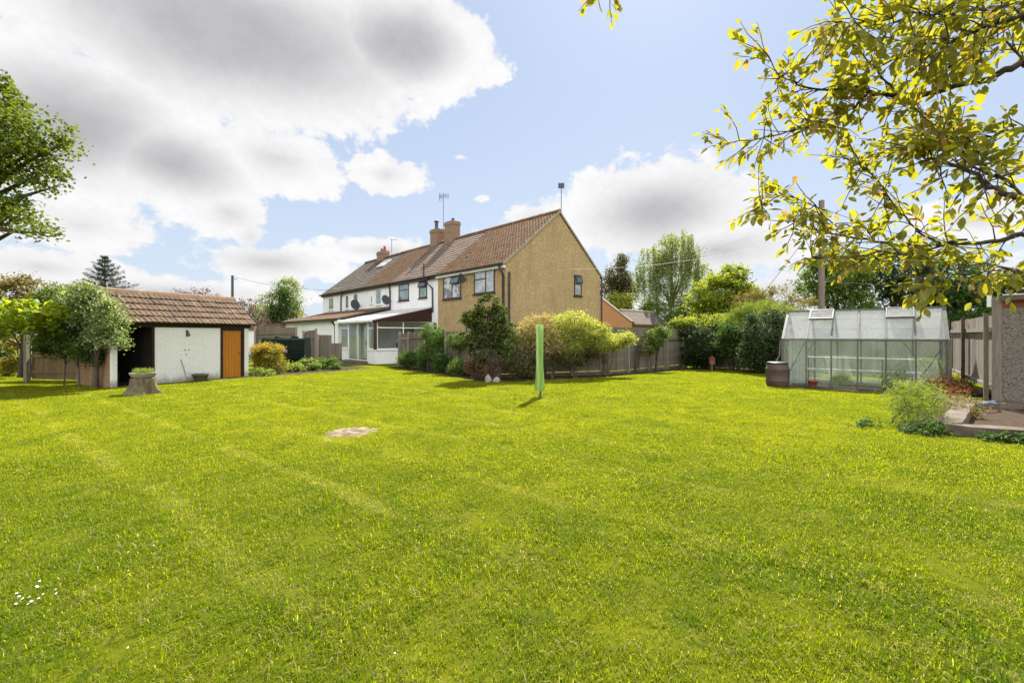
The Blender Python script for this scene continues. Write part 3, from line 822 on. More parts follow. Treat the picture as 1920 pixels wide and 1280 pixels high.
# aerial on the gable ridge
def aerial(root, base, h, style):
    mb = MB(); b = Vector(base)
    mb.tube([b, b + Vector((0, 0, h))], .022, 6)
    top = b + Vector((0, 0, h))
    if style == 'grid':
        for k in range(5):
            z = top.z - .05 - k * .13
            mb.tube([(top.x - .30, top.y, z), (top.x - .30, top.y + .12, z), (top.x - .12, top.y + .16, z)], .010, 4)
            mb.tube([(top.x - .30, top.y - .18, z), (top.x - .30, top.y, z)], .010, 4)
        mb.tube([(top.x - .30, top.y, top.z), (top.x - .30, top.y, top.z - .62)], .014, 4)
        mb.tube([(top.x - .34, top.y, top.z - .3), (top.x + .45, top.y - .1, top.z - .22)], .014, 4)
        for k in range(7):
            x = top.x - .2 + k * .1; z = top.z - .28 + k * .008
            mb.tube([(x, top.y - .17, z - .16), (x, top.y + .1, z + .16)], .009, 4); mb.tube([(x, top.y - .17, z + .16), (x, top.y + .1, z - .16)], .009, 4)
    elif style == 'box':
        mb.box(lambda a, bb, c: (top.x + a, top.y + bb, top.z + c), -.17, .17, -.06, .06, -.16, .10)
        for k in (-.12, 0, .12): mb.tube([(top.x + k, top.y - .15, top.z + .12), (top.x + k, top.y + .15, top.z + .12)], .008, 4)
    else:
        mb.tube([(top.x - .12, top.y, top.z - .05), (top.x + .55, top.y - .1, top.z - .12)], .014, 4)
        for k in range(6): mb.tube([(top.x + k * .09, top.y - .2, top.z - .06), (top.x + k * .09, top.y + .2, top.z - .06)], .009, 4)
    return build('aerial', mb, M['dark_metal'], root)
aerial(h1, H(.05, HALF + .25, RIDGE - .1), 1.75, 'box')

# house 2: white with brown concrete tiles
h2, r2 = house('white rendered house with a striped brown concrete tile roof, beside the beige one', 6.2, 11.95, M['white_render'], M['tile_brown'], 'flat', .33, .36, .02, .045)
gutter(h2, 6.22, 11.9, M['black_plastic']); fascia(h2, 6.21, 11.9, M['brown_frame'])
window(h2, H, 9.67, 11.04, 3.85, 5.0, 0, M['brown_frame'], trans=((0, .62),), pane='win_green')
window(h2, H, 7.42, 8.38, 3.88, 4.98, 0, M['brown_frame'], trans=((0, .62),), pane='win_green', opener=(7.48, 8.32, 4.58, 4.92, .3))
window(h2, H, 9.0, 10.6, .9, 2.05, 0, M['brown_frame'], split=(.5,), pane='win_dark')
window(h2, H, 7.3, 8.4, 1.1, 2.0, 0, M['brown_frame'], pane='win_dark')
downpipe(h2, [H(6.95, -.28, EAVE - .15), H(7.05, -.26, EAVE - .5), H(6.72, -.08, EAVE - .85), H(6.70, -.07, 2.9)], .05)
mb = MB(); mb.tube([H(7.35, -.30, EAVE - .2), H(7.35, -.30, EAVE + .75)], .05, 8); build('vent_pipe', mb, M['black_plastic'], h2)
mb = MB(); mb.tube([H(6.35, -.10, -.1), H(6.35, -.10, 2.0), H(6.42, -.10, 2.25)], .09, 8); build('soil_pipe', mb, M['brown_frame'], h2)
# house 3, house 4
h3, r3 = house('white house with a weathered orange pantile roof, third along the terrace', 11.95, 17.0, M['white_render'], M['pantile_lichen'], 'pan', .24, .32, .045, .03)
gutter(h3, 11.96, 16.98, M['black_plastic']); fascia(h3, 11.97, 16.98, M['brown_frame'])
h4, r4 = house('farthest white terrace house with a dark roof and a skylight', 17.0, 25.2, M['white_render'], M['tile_grey'], 'flat', .28, .30, .02, .03, end1=True)
gutter(h4, 17.0, 25.3, M['black_plastic']); fascia(h4, 17.0, 25.2, M['brown_frame'])
for (a0, a1, c0, c1) in ((13.6, 14.5, 3.75, 4.95), (15.0, 15.35, 3.9, 4.5)):
    window(h3, H, a0, a1, c0, c1, 0, M['white_upvc'], pane='win_green')
for (a0, a1, c0, c1) in ((17.6, 18.5, 3.85, 4.9), (19.4, 20.1, 3.7, 4.85), (22.6, 23.8, 3.75, 4.85)):
    window(h4, H, a0, a1, c0, c1, 0, M['white_upvc'], pane='win_green')
downpipe(h3, [H(12.15, -.28, EAVE - .15), H(12.2, -.08, EAVE - .5), H(12.2, -.07, 3.2)], .05)
downpipe(h4, [H(20.0, -.28, EAVE - .15), H(20.9, -.08, EAVE - .6), H(20.9, -.07, 3.3)], .05)
dish(h3, 12.1, 3.95, -.5, .36); dish(h4, 17.05, 3.85, -.55, .42)
mb = MB(); N = Vector((-D2[0] * sn, -D2[1] * sn, cs))
RF = lambda a, b, c: tuple(Vector(H(a, b * cs, EAVE + b * sn)) + N * c)
mb.box(RF, 18.3, 19.5, 3.3, 4.3, .08, .17)
sk = build('skylight', mb, M['white_upvc'], r4)
mb = MB(); mb.box(RF, 18.4, 19.4, 3.4, 4.2, .1, .178); build('pane', mb, M['win_net'], sk)

def chimney(roof, s, t, z0, z1, w, d, pots):
    mb = MB()
    mb.box(H, s - w / 2, s + w / 2, t - d / 2, t + d / 2, z0, z1 - .28)
    mb.box(H, s - w / 2 - .04, s + w / 2 + .04, t - d / 2 - .04, t + d / 2 + .04, z1 - .28, z1 - .10)
    mb.box(H, s - w / 2 - .01, s + w / 2 + .01, t - d / 2 - .01, t + d / 2 + .01, z1 - .10, z1)
    c = build('chimney', mb, M['chimney_brick'], roof)
    for (ds, r, h, m, cowl) in pots:
        mb = MB(); p = Vector(H(s + ds, t, z1))
        mb.lathe(p, [(r, 0), (r, h), (r * .8, h), (r * .8, h * .9)] if not cowl else [(r, 0), (r, h)], 12)
        if cowl: mb.lathe(p, [(r * 1.05, h + .05), (r * 1.5, h + .07), (r * 1.45, h + .14), (r * .3, h + .2)], 12); mb.lathe(p, [(r * .5, h), (r * .5, h + .06)], 8)
        build('chimney_pot' if not cowl else 'flue', mb, M[m], c)
    return c
chimney(r2, 10.55, HALF, 7.6, 9.95, .95, .75, [(-.1, .08, .12, 'dark_metal', True)])
c2 = chimney(r3, 12.55, HALF, 7.6, 9.72, .9, .75, [(.12, .13, .55, 'dark_metal', True)])
chimney(r4, 21.6, HALF, 7.8, 9.25, 1.3, .6, [(-.35, .13, .45, 'terracotta', False), (.2, .12, .3, 'terracotta', False)])
aerial(h3, H(12.25, HALF + .35, 9.0), 3.6, 'grid')
aerial(h4, H(20.3, HALF + .2, RIDGE), 1.7, 'yagi')
mb = MB(); p = H(24.6, 6.6, 6.0); mb.tube([p, (p[0], p[1], 7.6)], .06, 6); build('vent_pipe', mb, M['dark_metal'], h4)

# ---------------- white conservatory in front of house 2
KS0, KS1, KT = 7.0, 12.1, -3.72
kr = thing('conservatory', 'white lean-to conservatory with a sliding glass door and red-brown side board', 'conservatory', H(9.5, -1.9, GH))
KE, KTOP = 2.32, 3.2
for q in ((KS0, 8.0, KT, KT + .12), (10.75, KS1, KT, KT + .12), (KS0, KS0 + .12, KT + .122, -.01)):      # dwarf walls beside the door and along the side
    mb = MB(); mb.box(H, *q, GH - .1, .62); build('dwarf_wall', mb, M['white_render'], kr)
for q in ((KS0 - .03, 8.02, KT - .05, KT - .002), (10.73, KS1, KT - .05, KT - .002), (KS0 - .06, KS0 - .002, KT, -.01)):
    mb = MB(); mb.box(H, *q, .60, .66); build('sill', mb, M['white_upvc'], kr)
mb = MB(); mb.box(H, KS0 - .015, KS0 + .10, KT - .055, KT + .11, .665, KE); build('corner_post', mb, M['brown_frame'], kr)
def kframe(F, a0, a1, b, c0, c1, splits, trans, parent, nm):
    mb = MB(); f = .06
    mb.box(F, a0, a1, b, b + .06, c1 - f, c1); mb.box(F, a0, a1, b, b + .06, c0, c0 + f)
    for x in [a0 + f / 2] + list(splits) + [a1 - f / 2]: mb.box(F, x - f / 2, x + f / 2, b + .003, b + .057, c0 + f, c1 - f)
    for z in trans:
        xs_ = [a0 + f / 2] + list(splits) + [a1 - f / 2]
        for i in range(len(xs_) - 1): mb.box(F, xs_[i] + f / 2, xs_[i + 1] - f / 2, b + .006, b + .054, z - f / 2, z + f / 2)
    o = build(nm, mb, M['white_upvc'], parent)
    mb = MB(); mb.box(F, a0 + f, a1 - f, b + .025, b + .033, c0 + f, c1 - f); build('pane', mb, M['glass'], o)
    return o
kframe(H, KS0 + .10, 7.98, KT + .02, .665, KE, [], [1.9], kr, 'window')
kframe(H, 10.78, KS1 - .12, KT + .02, .665, KE, [], [1.95], kr, 'window')
GS2 = lambda a, b, c: H(b, a, c)
kframe(GS2, KT + .12, -.02, KS0 + .02, .665, KE + .02, [-1.9], [1.93], kr, 'window')
dr = kframe(H, 8.02, 10.73, KT + .01, GH + .12, KE - .04, [9.37], [], kr, 'sliding_door')
mb = MB(); mb.box(H, 8.1, 8.16, KT - .03, KT + .005, .9, 1.15); build('handle', mb, M['dark_metal'], dr)
mb = MB()
for k in range(14):
    a = 8.3 + k * .16
    if 9.2 < a < 9.6: continue
    mb.box(H, a, a + .09, KT + .35 + .02 * (k % 2), KT + .36 + .02 * (k % 2), GH + .2, KE - .1)
M['blind'] = pmat('vertical_blind', (.62, .60, .55), (.5, .48, .44), 3, .9)
build('vertical_blind', mb, M['blind'], kr)
mb = MB(); mb.box(H, 7.9, 10.9, KT - .75, KT - .02, GH - .1, GH + .10); build('step', mb, M['concrete'], kr)
mb = MB(); mb.prism_a(H, [(KT - .25, KE), (.0, KTOP), (0, KTOP + .07), (KT - .25, KE + .07)], KS0 - .1, KS1 + .05); build('roof', mb, M['alu_white'], kr)
mb = MB(); mb.prism_a(H, [(KT - .2, KE - .06), (-.01, KE + .02), (-.01, KTOP - .01), (KT - .2, KE + .0)], KS0 - .135, KS0 - .102); build('side_board', mb, M['fascia_red'], kr)
mb = MB(); mb.box(H, KS0 - .14, KS1 + .05, KT - .33, KT - .255, KE - .06, KE + .05); build('gutter', mb, M['white_upvc'], kr)
mb = MB(); mb.box(H, KS0 + .13, KS1 - .01, KT + .13, -.02, GH - .05, GH + .06); build('floor', mb, M['concrete'], kr)

# dark office chair seen through the conservatory glass
ch = thing('chair', 'small dark chair seen through the conservatory side window', 'chair', H(8.6, -1.6, GH + .06))
ck = Fr(ch.location.x, ch.location.y, D1, D2, ch.location.z)
mb = MB(); mb.box(ck, -.22, .22, -.22, .22, .56, .62); build('seat', mb, M['dark_metal'], ch)
mb = MB(); mb.box(ck, -.22, .22, .18, .23, .75, 1.1); mb.box(ck, -.03, .03, .2, .225, .6, .75); build('backrest', mb, M['dark_metal'], ch)
for a in (-.19, .19):
    for b in (-.19, .19):
        mb = MB(); mb.tube([ck(a, b, 0), ck(a, b, .56)], .018, 6); build('leg', mb, M['dark_metal'], ch)

# ---------------- white rear annex of houses 3 and 4
ar = thing('annex', 'long low white annex with a shallow red tile roof behind the oil tank', 'annex', H(18, -1.8, GH))
AE = 2.50
mb = MB(); mb.box(H, 12.3, 23.8, KT + .1, -.01, GH - .4, AE); build('wall', mb, M['white_render'], ar)
mb = MB(); mb.box(H, 12.16, 12.75, KT - .05, KT + .095, GH - .4, AE); build('pier', mb, M['white_render'], ar)
mb = MB(); mb.mi = 1
mb.prism_a(H, [(KT - .1, AE + .005), (-.01, 3.42), (-.01, 3.5), (KT - .1, AE + .085)], 12.2, 24.0)
mb.mi = 0
sl2 = math.atan2(.92, -KT + .1)
tiles(mb, H(12.2, KT - .15, AE + .08), Vector((D1[0], D1[1], 0)), Vector((D2[0] * math.cos(sl2), D2[1] * math.cos(sl2), math.sin(sl2))), Vector((-D2[0] * math.sin(sl2), -D2[1] * math.sin(sl2), math.cos(sl2))), 11.8, 3.9, .25, .33, .035, .025, 'pan')
build('roof', mb, [M['pantile_lichen'], M['tile_grey']], ar)
gutter(ar, 12.2, 24.0, M['black_plastic'], AE + .1, KT - .2)
downpipe(ar, [H(12.95, KT - .2, AE - .05), H(12.9, KT + .02, AE - .4), H(12.9, KT + .03, -.1)], .06)
# garage beyond the annex
gr = thing('garage', 'low white flat-roofed garage at the far end of the annex', 'garage', H(27, -1, GH))
mb = MB(); mb.box(H, 24.1, 31, -3.2, 3, GH - .4, 2.5); build('wall', mb, M['white_render'], gr)
mb = MB(); mb.box(H, 24.05, 31.1, -3.35, 3.1, 2.5, 2.62); build('roof', mb, M['tile_grey'], gr)
gutter(gr, 24.05, 31.1, M['black_plastic'], 2.70, -3.43)
gb = thing('outbuilding', 'distant low building with a faded red tile roof behind the shed', 'outbuilding', (-22.5, 38, GH))
bf = Fr(-22.5, 38, (1, 0), (0, 1), GH)
mb = MB(); mb.box(bf, -5, 3.2, 0, 4, -.3, 2.1); build('wall', mb, M['white_render'], gb)
mb = MB(); mb.prism_a(bf, [(-.2, 2.1), (2, 2.9), (4.2, 2.1)], -5.2, 3.4); build('roof', mb, M['pantile_lichen'], gb)

# ---------------- orange gabled outbuilding behind the end house
ob = thing('brick_outbuilding', 'orange brick outbuilding with a grey roof showing behind the end house', 'outbuilding', (8.4, 33, GH))
OFx = Fr(8.38, 32.0, D1, D2, 0)      # a: left along the gable, b: away
mb = MB(); mb.prism(OFx, [(-.1, GH - .3), (4.2, GH - .3), (4.2, 4.9), (2.5, 4.30), (-.1, 2.45)], 0, .22); 
mb.box(OFx, .05, 4.2, .223, 4.9, GH - .3, 2.35)
build('wall', mb, M['orange_brick'], ob)
mb = MB(); mb.mi = 1; mb.prism(OFx, [(-.35, 2.28), (.95, 3.30), (2.4, 2.4), (2.4, 2.3), (.95, 3.2), (-.35, 2.18)], .225, 5.0)
mb.mi = 0; sl3 = math.atan2(1.02, 1.3); t3 = Vector((D1[0] * math.cos(sl3), D1[1] * math.cos(sl3), math.sin(sl3))); 
tiles(mb, OFx(-.35, .225, 2.30), Vector((D2[0], D2[1], 0)), t3, Vector((-D1[0] * math.sin(sl3), -D1[1] * math.sin(sl3), math.cos(sl3))), 4.8, 1.65, .3, .26, .012, .02, 'flat')
mb.mi = 2; mb.tube([OFx(.95, .2, 3.33), OFx(.95, 5.0, 3.33)], .08, 8)
mb.mi = 1; mb.prism(OFx, [(-.12, 2.42), (2.5, 4.27), (4.2, 4.88), (4.2, 4.98), (2.5, 4.38), (-.2, 2.48)], -.05, .224)
build('roof', mb, [M['tile_grey'], M['tile_brown'], M['mortar']], ob)

# ------------------------------------------------------------------ garden shed (left)
SU, SV = (.434, .901), (-.901, .434)
SFr = Fr(-11.37, 12.73, SU, SV, 0)
sr = thing('brick_shed', 'white painted brick shed with a clay tile roof and orange door', 'shed', SFr(2, 1.1, 0))
L, DP, SE = 4.03, 2.1, 1.86
mb = MB()
mb.box(SFr, 1.05, 3.02, 0, .11, 0, SE - .12)
mb.box(SFr, 3.86, L, 0, .11, -.03, SE - .12)
mb.box(SFr, 0, .12, -.012, .11, 0, SE - .12)
build('front_wall', mb, M['white_brick'], sr)
mb = MB()
mb.box(SFr, 0, .11, .113, DP, 0, SE); mb.box(SFr, L - .11, L, .113, DP, -.05, SE); mb.box(SFr, .113, L - .113, DP - .11, DP, -.05, SE)
for a in (0.001, L - .111): mb.prism_a(SFr, [(.0, SE + .01), (DP, SE + .01), (DP / 2, SE + .86)], a, a + .109)
build('side_wall', mb, M['shed_brick'], sr)
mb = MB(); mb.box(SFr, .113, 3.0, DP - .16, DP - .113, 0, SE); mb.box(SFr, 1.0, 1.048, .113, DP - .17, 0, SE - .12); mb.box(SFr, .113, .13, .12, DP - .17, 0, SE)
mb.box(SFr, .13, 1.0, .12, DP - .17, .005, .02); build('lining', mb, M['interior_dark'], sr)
mb = MB(); mb.box(SFr, .125, 3.02, -.03, .08, SE - .118, SE + .02); mb.box(SFr, 3.02, L + .05, -.032, .08, SE - .118, SE + .02); mb.box(SFr, .985, 1.048, -.02, .10, 0, SE - .12); mb.box(SFr, 3.022, 3.10, -.02, .10, 0, SE - .12); mb.box(SFr, 3.76, 3.858, -.02, .10, -.03, SE - .12)
mb.box(SFr, 3.10, 3.76, -.02, .08, SE - .20, SE - .12)
build('timber_frame', mb, M['dark_timber'], sr)
mb = MB()
for k in range(6):
    a = 3.105 + k * .109; mb.box(SFr, a, a + .101, .02 + .002 * (k % 2), .055, .0, SE - .202)
dd = build('door', mb, M['door_orange'], sr)
mb = MB(); mb.tube([SFr(3.70, .02, .86), SFr(3.70, -.03, .86), SFr(3.62, -.03, .86)], .012, 6); build('handle', mb, M['dark_metal'], dd)
mb = MB(); mb.box(SFr, -.1, L + .05, -.06, .25, -.10, .012); build('plinth', mb, M['concrete'], sr)
slp = math.atan2(.92, DP / 2 + .12)
mb = MB(); mb.mi = 1
mb.prism_a(SFr, [(-.14, SE - .01), (DP / 2, SE + .93), (DP + .14, SE - .01), (DP + .14, SE + .05), (DP / 2, SE + .99), (-.14, SE + .05)], -.12, L + .12)
mb.mi = 0
c_, s_ = math.cos(slp), math.sin(slp)
tiles(mb, SFr(-.14, -.19, SE + .02), Vector((SU[0], SU[1], 0)), Vector((SV[0] * c_, SV[1] * c_, s_)), Vector((-SV[0] * s_, -SV[1] * s_, c_)), L + .28, (DP / 2 + .19) / c_, .29, .29, .024, .042, 'double', .009)
mb.mi = 2
for k in range(13):
    a0 = -.14 + k * (L + .28) / 13; mb.prism_a(SFr, [(DP / 2 - .13, SE + .93), (DP / 2 - .08, SE + 1.03), (DP / 2, SE + 1.07), (DP / 2 + .08, SE + 1.03), (DP / 2 + .13, SE + .93)], a0 + .003, a0 + (L + .28) / 13 - .003)
build('roof', mb, [M['tile_shed'], M['dark_timber'], M['ridge']], sr)
mb = MB(); mb.box(SFr, 1.93, 1.98, -.03, 0, 1.46, 1.66); mb.tube([SFr(1.955, -.03, 1.62), SFr(1.955, -.12, 1.60), SFr(1.955, -.13, 1.52)], .012, 6); mb.lathe(SFr(1.955, -.13, 1.47), [(.03, 0), (.035, .05), (.01, .08)], 8); build('wall_bracket', mb, M['dark_metal'], sr)
for a, z in ((1.90, 1.02), (2.02, 1.03), (1.93, .87)):
    mb = MB(); mb.tube([SFr(a, 0.0, z), SFr(a, -.03, z)], .015, 6); build('hook', mb, M['dark_metal'], sr)
# junk glimpsed inside
mb = MB(); p = SFr(.5, 1.1, .02); mb.lathe(p, [(.12, 0), (.16, .3), (.17, .3), (.15, .28)], 14)
tag(build('bucket', mb, M['pot_dark'], loc=p), 'dark bucket standing in the dark open bay of the shed', 'bucket')

# cane leaning on the shed wall, pot
mb = MB(); mb.tube([SFr(1.93, -.10, .0), SFr(1.78, -.012, .72)], .010, 6)
tag(build('garden_cane', mb, M['pole_wood'], loc=SFr(1.93, -.1, 0)), 'thin cane leaning against the white shed wall', 'cane')
p = SFr(2.22, -.28, 0)
t = thing('flower_pot', 'low dark green pot standing against the white shed wall', 'pot', p)
mb = MB(); mb.lathe(p, [(.15, 0), (.22, .19), (.24, .2), (.24, .235), (.21, .235), (.20, .18)], 18); build('pot', mb, M['pot_dark'], t)

# ------------------------------------------------------------------ foliage helpers
def unit(v): return v / np.maximum(np.linalg.norm(v, axis=1, keepdims=True), 1e-6)
def leaves(P, L, W, up=.5, rng=RNG, dirs=None, fold=.18, droop=.0):
    """one four-cornered folded leaf at each point"""
    n = len(P)
    nrm = rng.normal(size=(n, 3)); nrm[:, 2] = np.abs(nrm[:, 2]) + up; nrm = unit(nrm)
    d = rng.normal(size=(n, 3)) if dirs is None else dirs + rng.normal(size=(n, 3)) * .35
    d[:, 2] -= droop
    d = unit(d - nrm * (d * nrm).sum(1, keepdims=True))
    s = np.cross(nrm, d)
    l = (L * rng.uniform(.65, 1.3, n))[:, None]; w = (W * rng.uniform(.7, 1.25, n))[:, None]
    base = P - d * l * .5; tip = P + d * l * .5
    m = P - d * l * .05 - nrm * w * fold
    return np.stack([base, m + s * w * .5, tip, m - s * w * .5], 1).reshape(-1, 3)
def clusters(ells, n, rng=RNG, inner=.45):
    vol = np.array([e[3] * e[4] * e[5] for e in ells]); pr = vol ** (2 / 3); pr = pr / pr.sum()
    k = rng.choice(len(ells), n, p=pr)
    E = np.array(ells, dtype=float)[k]
    d = unit(rng.normal(size=(n, 3)))
    r = (inner + (1 - inner) * rng.random(n) ** .55)[:, None]
    return E[:, :3] + d * r * E[:, 3:6]
def crown_points(cl, m, rad_, rng=RNG, zs=.75, hang=0.0):
    n = len(cl); rr = rad_ * rng.uniform(.55, 1.35, n)
    o = rng.normal(size=(n, m, 3)) * .55
    o[:, :, 2] *= zs
    if hang: o[:, :, :2] *= .45; o[:, :, 2] = -np.abs(rng.normal(size=(n, m))) * hang
    return (cl[:, None, :] + o * rr[:, None, None]).reshape(-1, 3)
def limbs(mb, base, cl, n, r0, rng=RNG, fork=.45, wob=.12, tip=.012):
    b = Vector(base)
    for i in rng.choice(len(cl), min(n, len(cl)), replace=False):
        e = Vector(cl[i]); m1 = b.lerp(e, fork); m1.z += .12 * (e - b).length
        q = [b]
        for t in (.25, .5, .75, 1.0):
            p = b.lerp(m1, t * 2) if t <= .5 else m1.lerp(e, t * 2 - 1)
            q.append(p + Vector(rng.normal(size=3)) * wob * (e - b).length * .12)
        mb.tube(q, [r0, r0 * .75, r0 * .5, r0 * .3, tip], 5, False)
def tree(name, label, cat, base, ells, ncl, m, crad, L, Wd, leafm, bark='bark_dark', tr=.12, top=None, nl=14, up=.5, group=None, hang=0, zs=.75, droop=0, inner=.45, part='crown', stems=1):
    base = (base[0], base[1], gz(base[0], base[1]))
    root = thing(name, label, cat, base, group)
    cl = clusters(ells, ncl, inner=inner)
    cl[:, 2] = np.maximum(cl[:, 2], base[2] + .06)
    P = crown_points(cl, m, crad, zs=zs, hang=hang)
    P[:, 2] = np.maximum(P[:, 2], base[2] + .03)
    build_np(part, leaves(P, L, Wd, up, droop=droop), 4, leafm, root)
    mb = MB()
    c = np.mean(np.array([e[:3] for e in ells]), 0)
    top = top if top is not None else c[2]
    for sI in range(stems):
        b = Vector(base) + Vector((random.uniform(-.25, .25), random.uniform(-.25, .25), 0)) * (stems > 1)
        tp = Vector((c[0] * .5 + base[0] * .5, c[1] * .5 + base[1] * .5, top)) + Vector((random.uniform(-.3, .3), random.uniform(-.3, .3), 0)) * (stems > 1)
        mid = b.lerp(tp, .5) + Vector((random.uniform(-1, 1), random.uniform(-1, 1), 0)) * tr * .8
        b2 = b - Vector((0, 0, .15))
        mb.tube([b2, b.lerp(mid, .4), mid, tp], [tr * 1.35, tr, tr * .8, tr * .45], 8, False)
        limbs(mb, mid, cl, nl // stems // 2 + 1, tr * .5); limbs(mb, tp, cl, nl // stems // 2 + 1, tr * .42)
    build('trunk' if part == 'crown' else 'stems', mb, M[bark], root)
    return root

LM = {}
LM['oak'] = leafmat('oak_leaf', (.075, .125, .014), (.155, .19, .02), .48)
LM['walnut'] = leafmat('walnut_leaf', (.205, .215, .024), (.300, .280, .030), .66, (1.42, 1.36, .5), c3=(.36, .21, .07), p3=.05, gloss=.05, s=2.0)
LM['goldbush'] = leafmat('olive_gold_leaf', (.11, .115, .02), (.19, .155, .035), .42, c3=(.26, .16, .06), p3=.12)
LM['yellow'] = leafmat('yellow_leaf', (.30, .26, .03), (.22, .23, .03), .45)
LM['vine'] = leafmat('vine_leaf', (.22, .33, .02), (.31, .37, .03), .55, (1.7, 1.5, .5))
LM['mid'] = leafmat('mid_green_leaf', (.085, .155, .018), (.14, .205, .028), .44)
LM['varieg'] = leafmat('variegated_leaf', (.105, .18, .035), (.20, .27, .09), .42, c3=(.60, .62, .50), p3=.16)
LM['dark'] = leafmat('dark_green_leaf', (.026, .052, .012), (.050, .085, .018), .32, gloss=.04)
LM['birch'] = leafmat('birch_leaf', (.16, .215, .075), (.25, .30, .12), .52)
LM['bronze'] = leafmat('bronze_green_leaf', (.065, .09, .03), (.12, .12, .045), .38, c3=(.17, .10, .05), p3=.2)
LM['purple'] = leafmat('purple_leaf', (.085, .05, .055), (.13, .085, .085), .35, (1.4, 1.1, 1.0), c3=(.12, .11, .06), p3=.25)
LM['lime'] = leafmat('lime_leaf', (.185, .26, .02), (.27, .315, .028), .52)
LM['golden'] = leafmat('golden_privet', (.17, .19, .018), (.24, .22, .02), .42, c3=(.42, .26, .04), p3=.10)
LM['goldtip'] = leafmat('golden_orange_tip', (.42, .27, .035), (.36, .29, .03), .48)
LM['spirea'] = leafmat('pale_yellow_leaf', (.34, .39, .07), (.23, .31, .035), .52, c3=(.55, .50, .20), p3=.2)
LM['pink'] = leafmat('buff_pink_leaf', (.33, .30, .13), (.25, .27, .06), .48, c3=(.52, .36, .26), p3=.3)
LM['conifer'] = leafmat('dwarf_conifer', (.028, .060, .016), (.060, .095, .020), .25, c3=(.26, .28, .06), p3=.2, gloss=.02)
LM['rust'] = leafmat('rusty_dead_foliage', (.10, .06, .03), (.15, .09, .045), .25, (1.3, 1.0, .7))
LM['spruce'] = leafmat('spruce_needles', (.022, .038, .022), (.04, .058, .03), .18, gloss=.03)
LM['weed'] = leafmat('weed_leaf', (.13, .205, .025), (.22, .28, .05), .50)
LM['fresh'] = leafmat('fresh_green_leaf', (.075, .155, .022), (.12, .205, .03), .45)
LM['red'] = leafmat('red_brown_leaf', (.16, .05, .03), (.26, .11, .05), .35, (1.4, 1.0, .7), c3=(.2, .18, .05), p3=.2)
LM['lush_shade'] = leafmat('lush_green_leaf', (.04, .095, .015), (.075, .14, .02), .42)

def E(px, py, D, rx, ry, rd=None):     # ellipsoid round a sight line point, sizes given as seen
    p = at(px, py, D); k = D / 840
    return (p.x, p.y, p.z, rx * k, (rd if rd is not None else min(rx, ry) * k * 1.0), ry * k)

# ------------------------------------------------------------------ large oak overhanging from the left
OD = 10.5
oak = [E(-15, 185, OD, 45, 55, .9), E(70, 262, OD, 60, 48, .9), E(30, 325, OD + .4, 90, 34, .9), E(72, 425, OD - .3, 36, 18, .4), E(0, 395, OD, 62, 34, .8),
       E(10, 235, OD, 60, 50, .9), E(-60, 300, OD, 90, 130, 1.2), E(-260, 240, OD, 150, 190, 2.0)]
tree('oak_tree', 'large leafy oak reaching into the left edge of the sky', 'tree', (-15.3, 11.2), oak, 520, 42, .24, .10, .07, LM['oak'], 'bark_dark', .34, 3.6, 60, inner=.2)

# ------------------------------------------------------------------ foreground tree, upper right
wr = thing('walnut_tree', 'tree with large yellow-green leaves overhanging the upper right', 'tree', (4.5, 2.85, 0))
def pz(pts_, d0, d1):
    n = len(pts_); return [at(1340 + x / 2.286, y / 2.286, .76 * (d0 + (d1 - d0) * i / (n - 1))) for i, (x, y) in enumerate(pts_)]
fork = Vector((4.4, 2.85, 2.25))
mainb = [
    (pz([(1500, 190), (1326, 265), (1200, 330), (1050, 365), (900, 400), (780, 410), (670, 395)], 3.6, 4.0), .030, .016),
    (pz([(670, 400), (600, 375), (450, 385), (350, 370), (280, 330), (215, 225)], 4.0, 4.3), .011, .004),
    (pz([(670, 405), (600, 460), (520, 490), (450, 530), (330, 560), (200, 590), (60, 615)], 4.0, 4.4), .012, .004),
    (pz([(1500, 900), (1326, 860), (1230, 830), (1150, 780), (1080, 720), (980, 700), (900, 680), (850, 640)], 3.3, 3.7), .022, .006),
    (pz([(1500, 960), (1326, 1000), (1200, 1035), (1000, 1045), (820, 1050), (680, 1035), (560, 1005), (440, 990), (340, 955)], 3.9, 4.6), .022, .004),
    (pz([(1080, 1020), (960, 1050), (870, 990), (780, 900), (720, 800), (640, 720), (590, 690)], 4.1, 4.3), .010, .004),
    (pz([(1500, 20), (1326, 60), (1220, 90), (1100, 140), (1000, 180), (880, 200)], 3.1, 3.4), .018, .005),
    (pz([(1500, -20), (1326, 10), (1170, 40), (1000, 70), (930, 70), (830, 40), (700, -10)], 3.2, 3.5), .014, .005),
    (pz([(1326, 840), (1200, 760), (1080, 690), (1040, 580), (1010, 500), (900, 490), (800, 440)], 3.5, 3.9), .010, .004),
    (pz([(1000, 1045), (840, 1090), (700, 1080), (560, 1110), (420, 1100)], 4.2, 4.4), .008, .003),
    (pz([(1400, 560), (1250, 560), (1100, 600), (960, 600), (860, 610)], 3.4, 3.8), .010, .004),
    (pz([(1440, 1200), (1300, 1170), (1150, 1130), (1000, 1160), (900, 1210)], 3.6, 4.0), .009, .003),
    (pz([(560, 1000), (430, 880), (300, 830), (200, 880)], 4.4, 4.5), .006, .003),
    (pz([(1100, 140), (900, 60), (760, 90), (600, 80), (520, 120)], 3.4, 3.6), .008, .003),
    (pz([(780, 405), (690, 300), (600, 200), (560, 120)], 3.9, 4.0), .008, .003),
    (pz([(1326, 265), (1240, 180), (1130, 210), (1000, 280), (930, 290)], 3.5, 3.7), .008, .003),
]
mainb.append((pz([(900, -190), (500, -180), (150, -165), (-120, -145), (-320, -120), (-450, -92)], 3.3, 3.7), .008, .003))
mb = MB(); rg = np.random.default_rng(5)
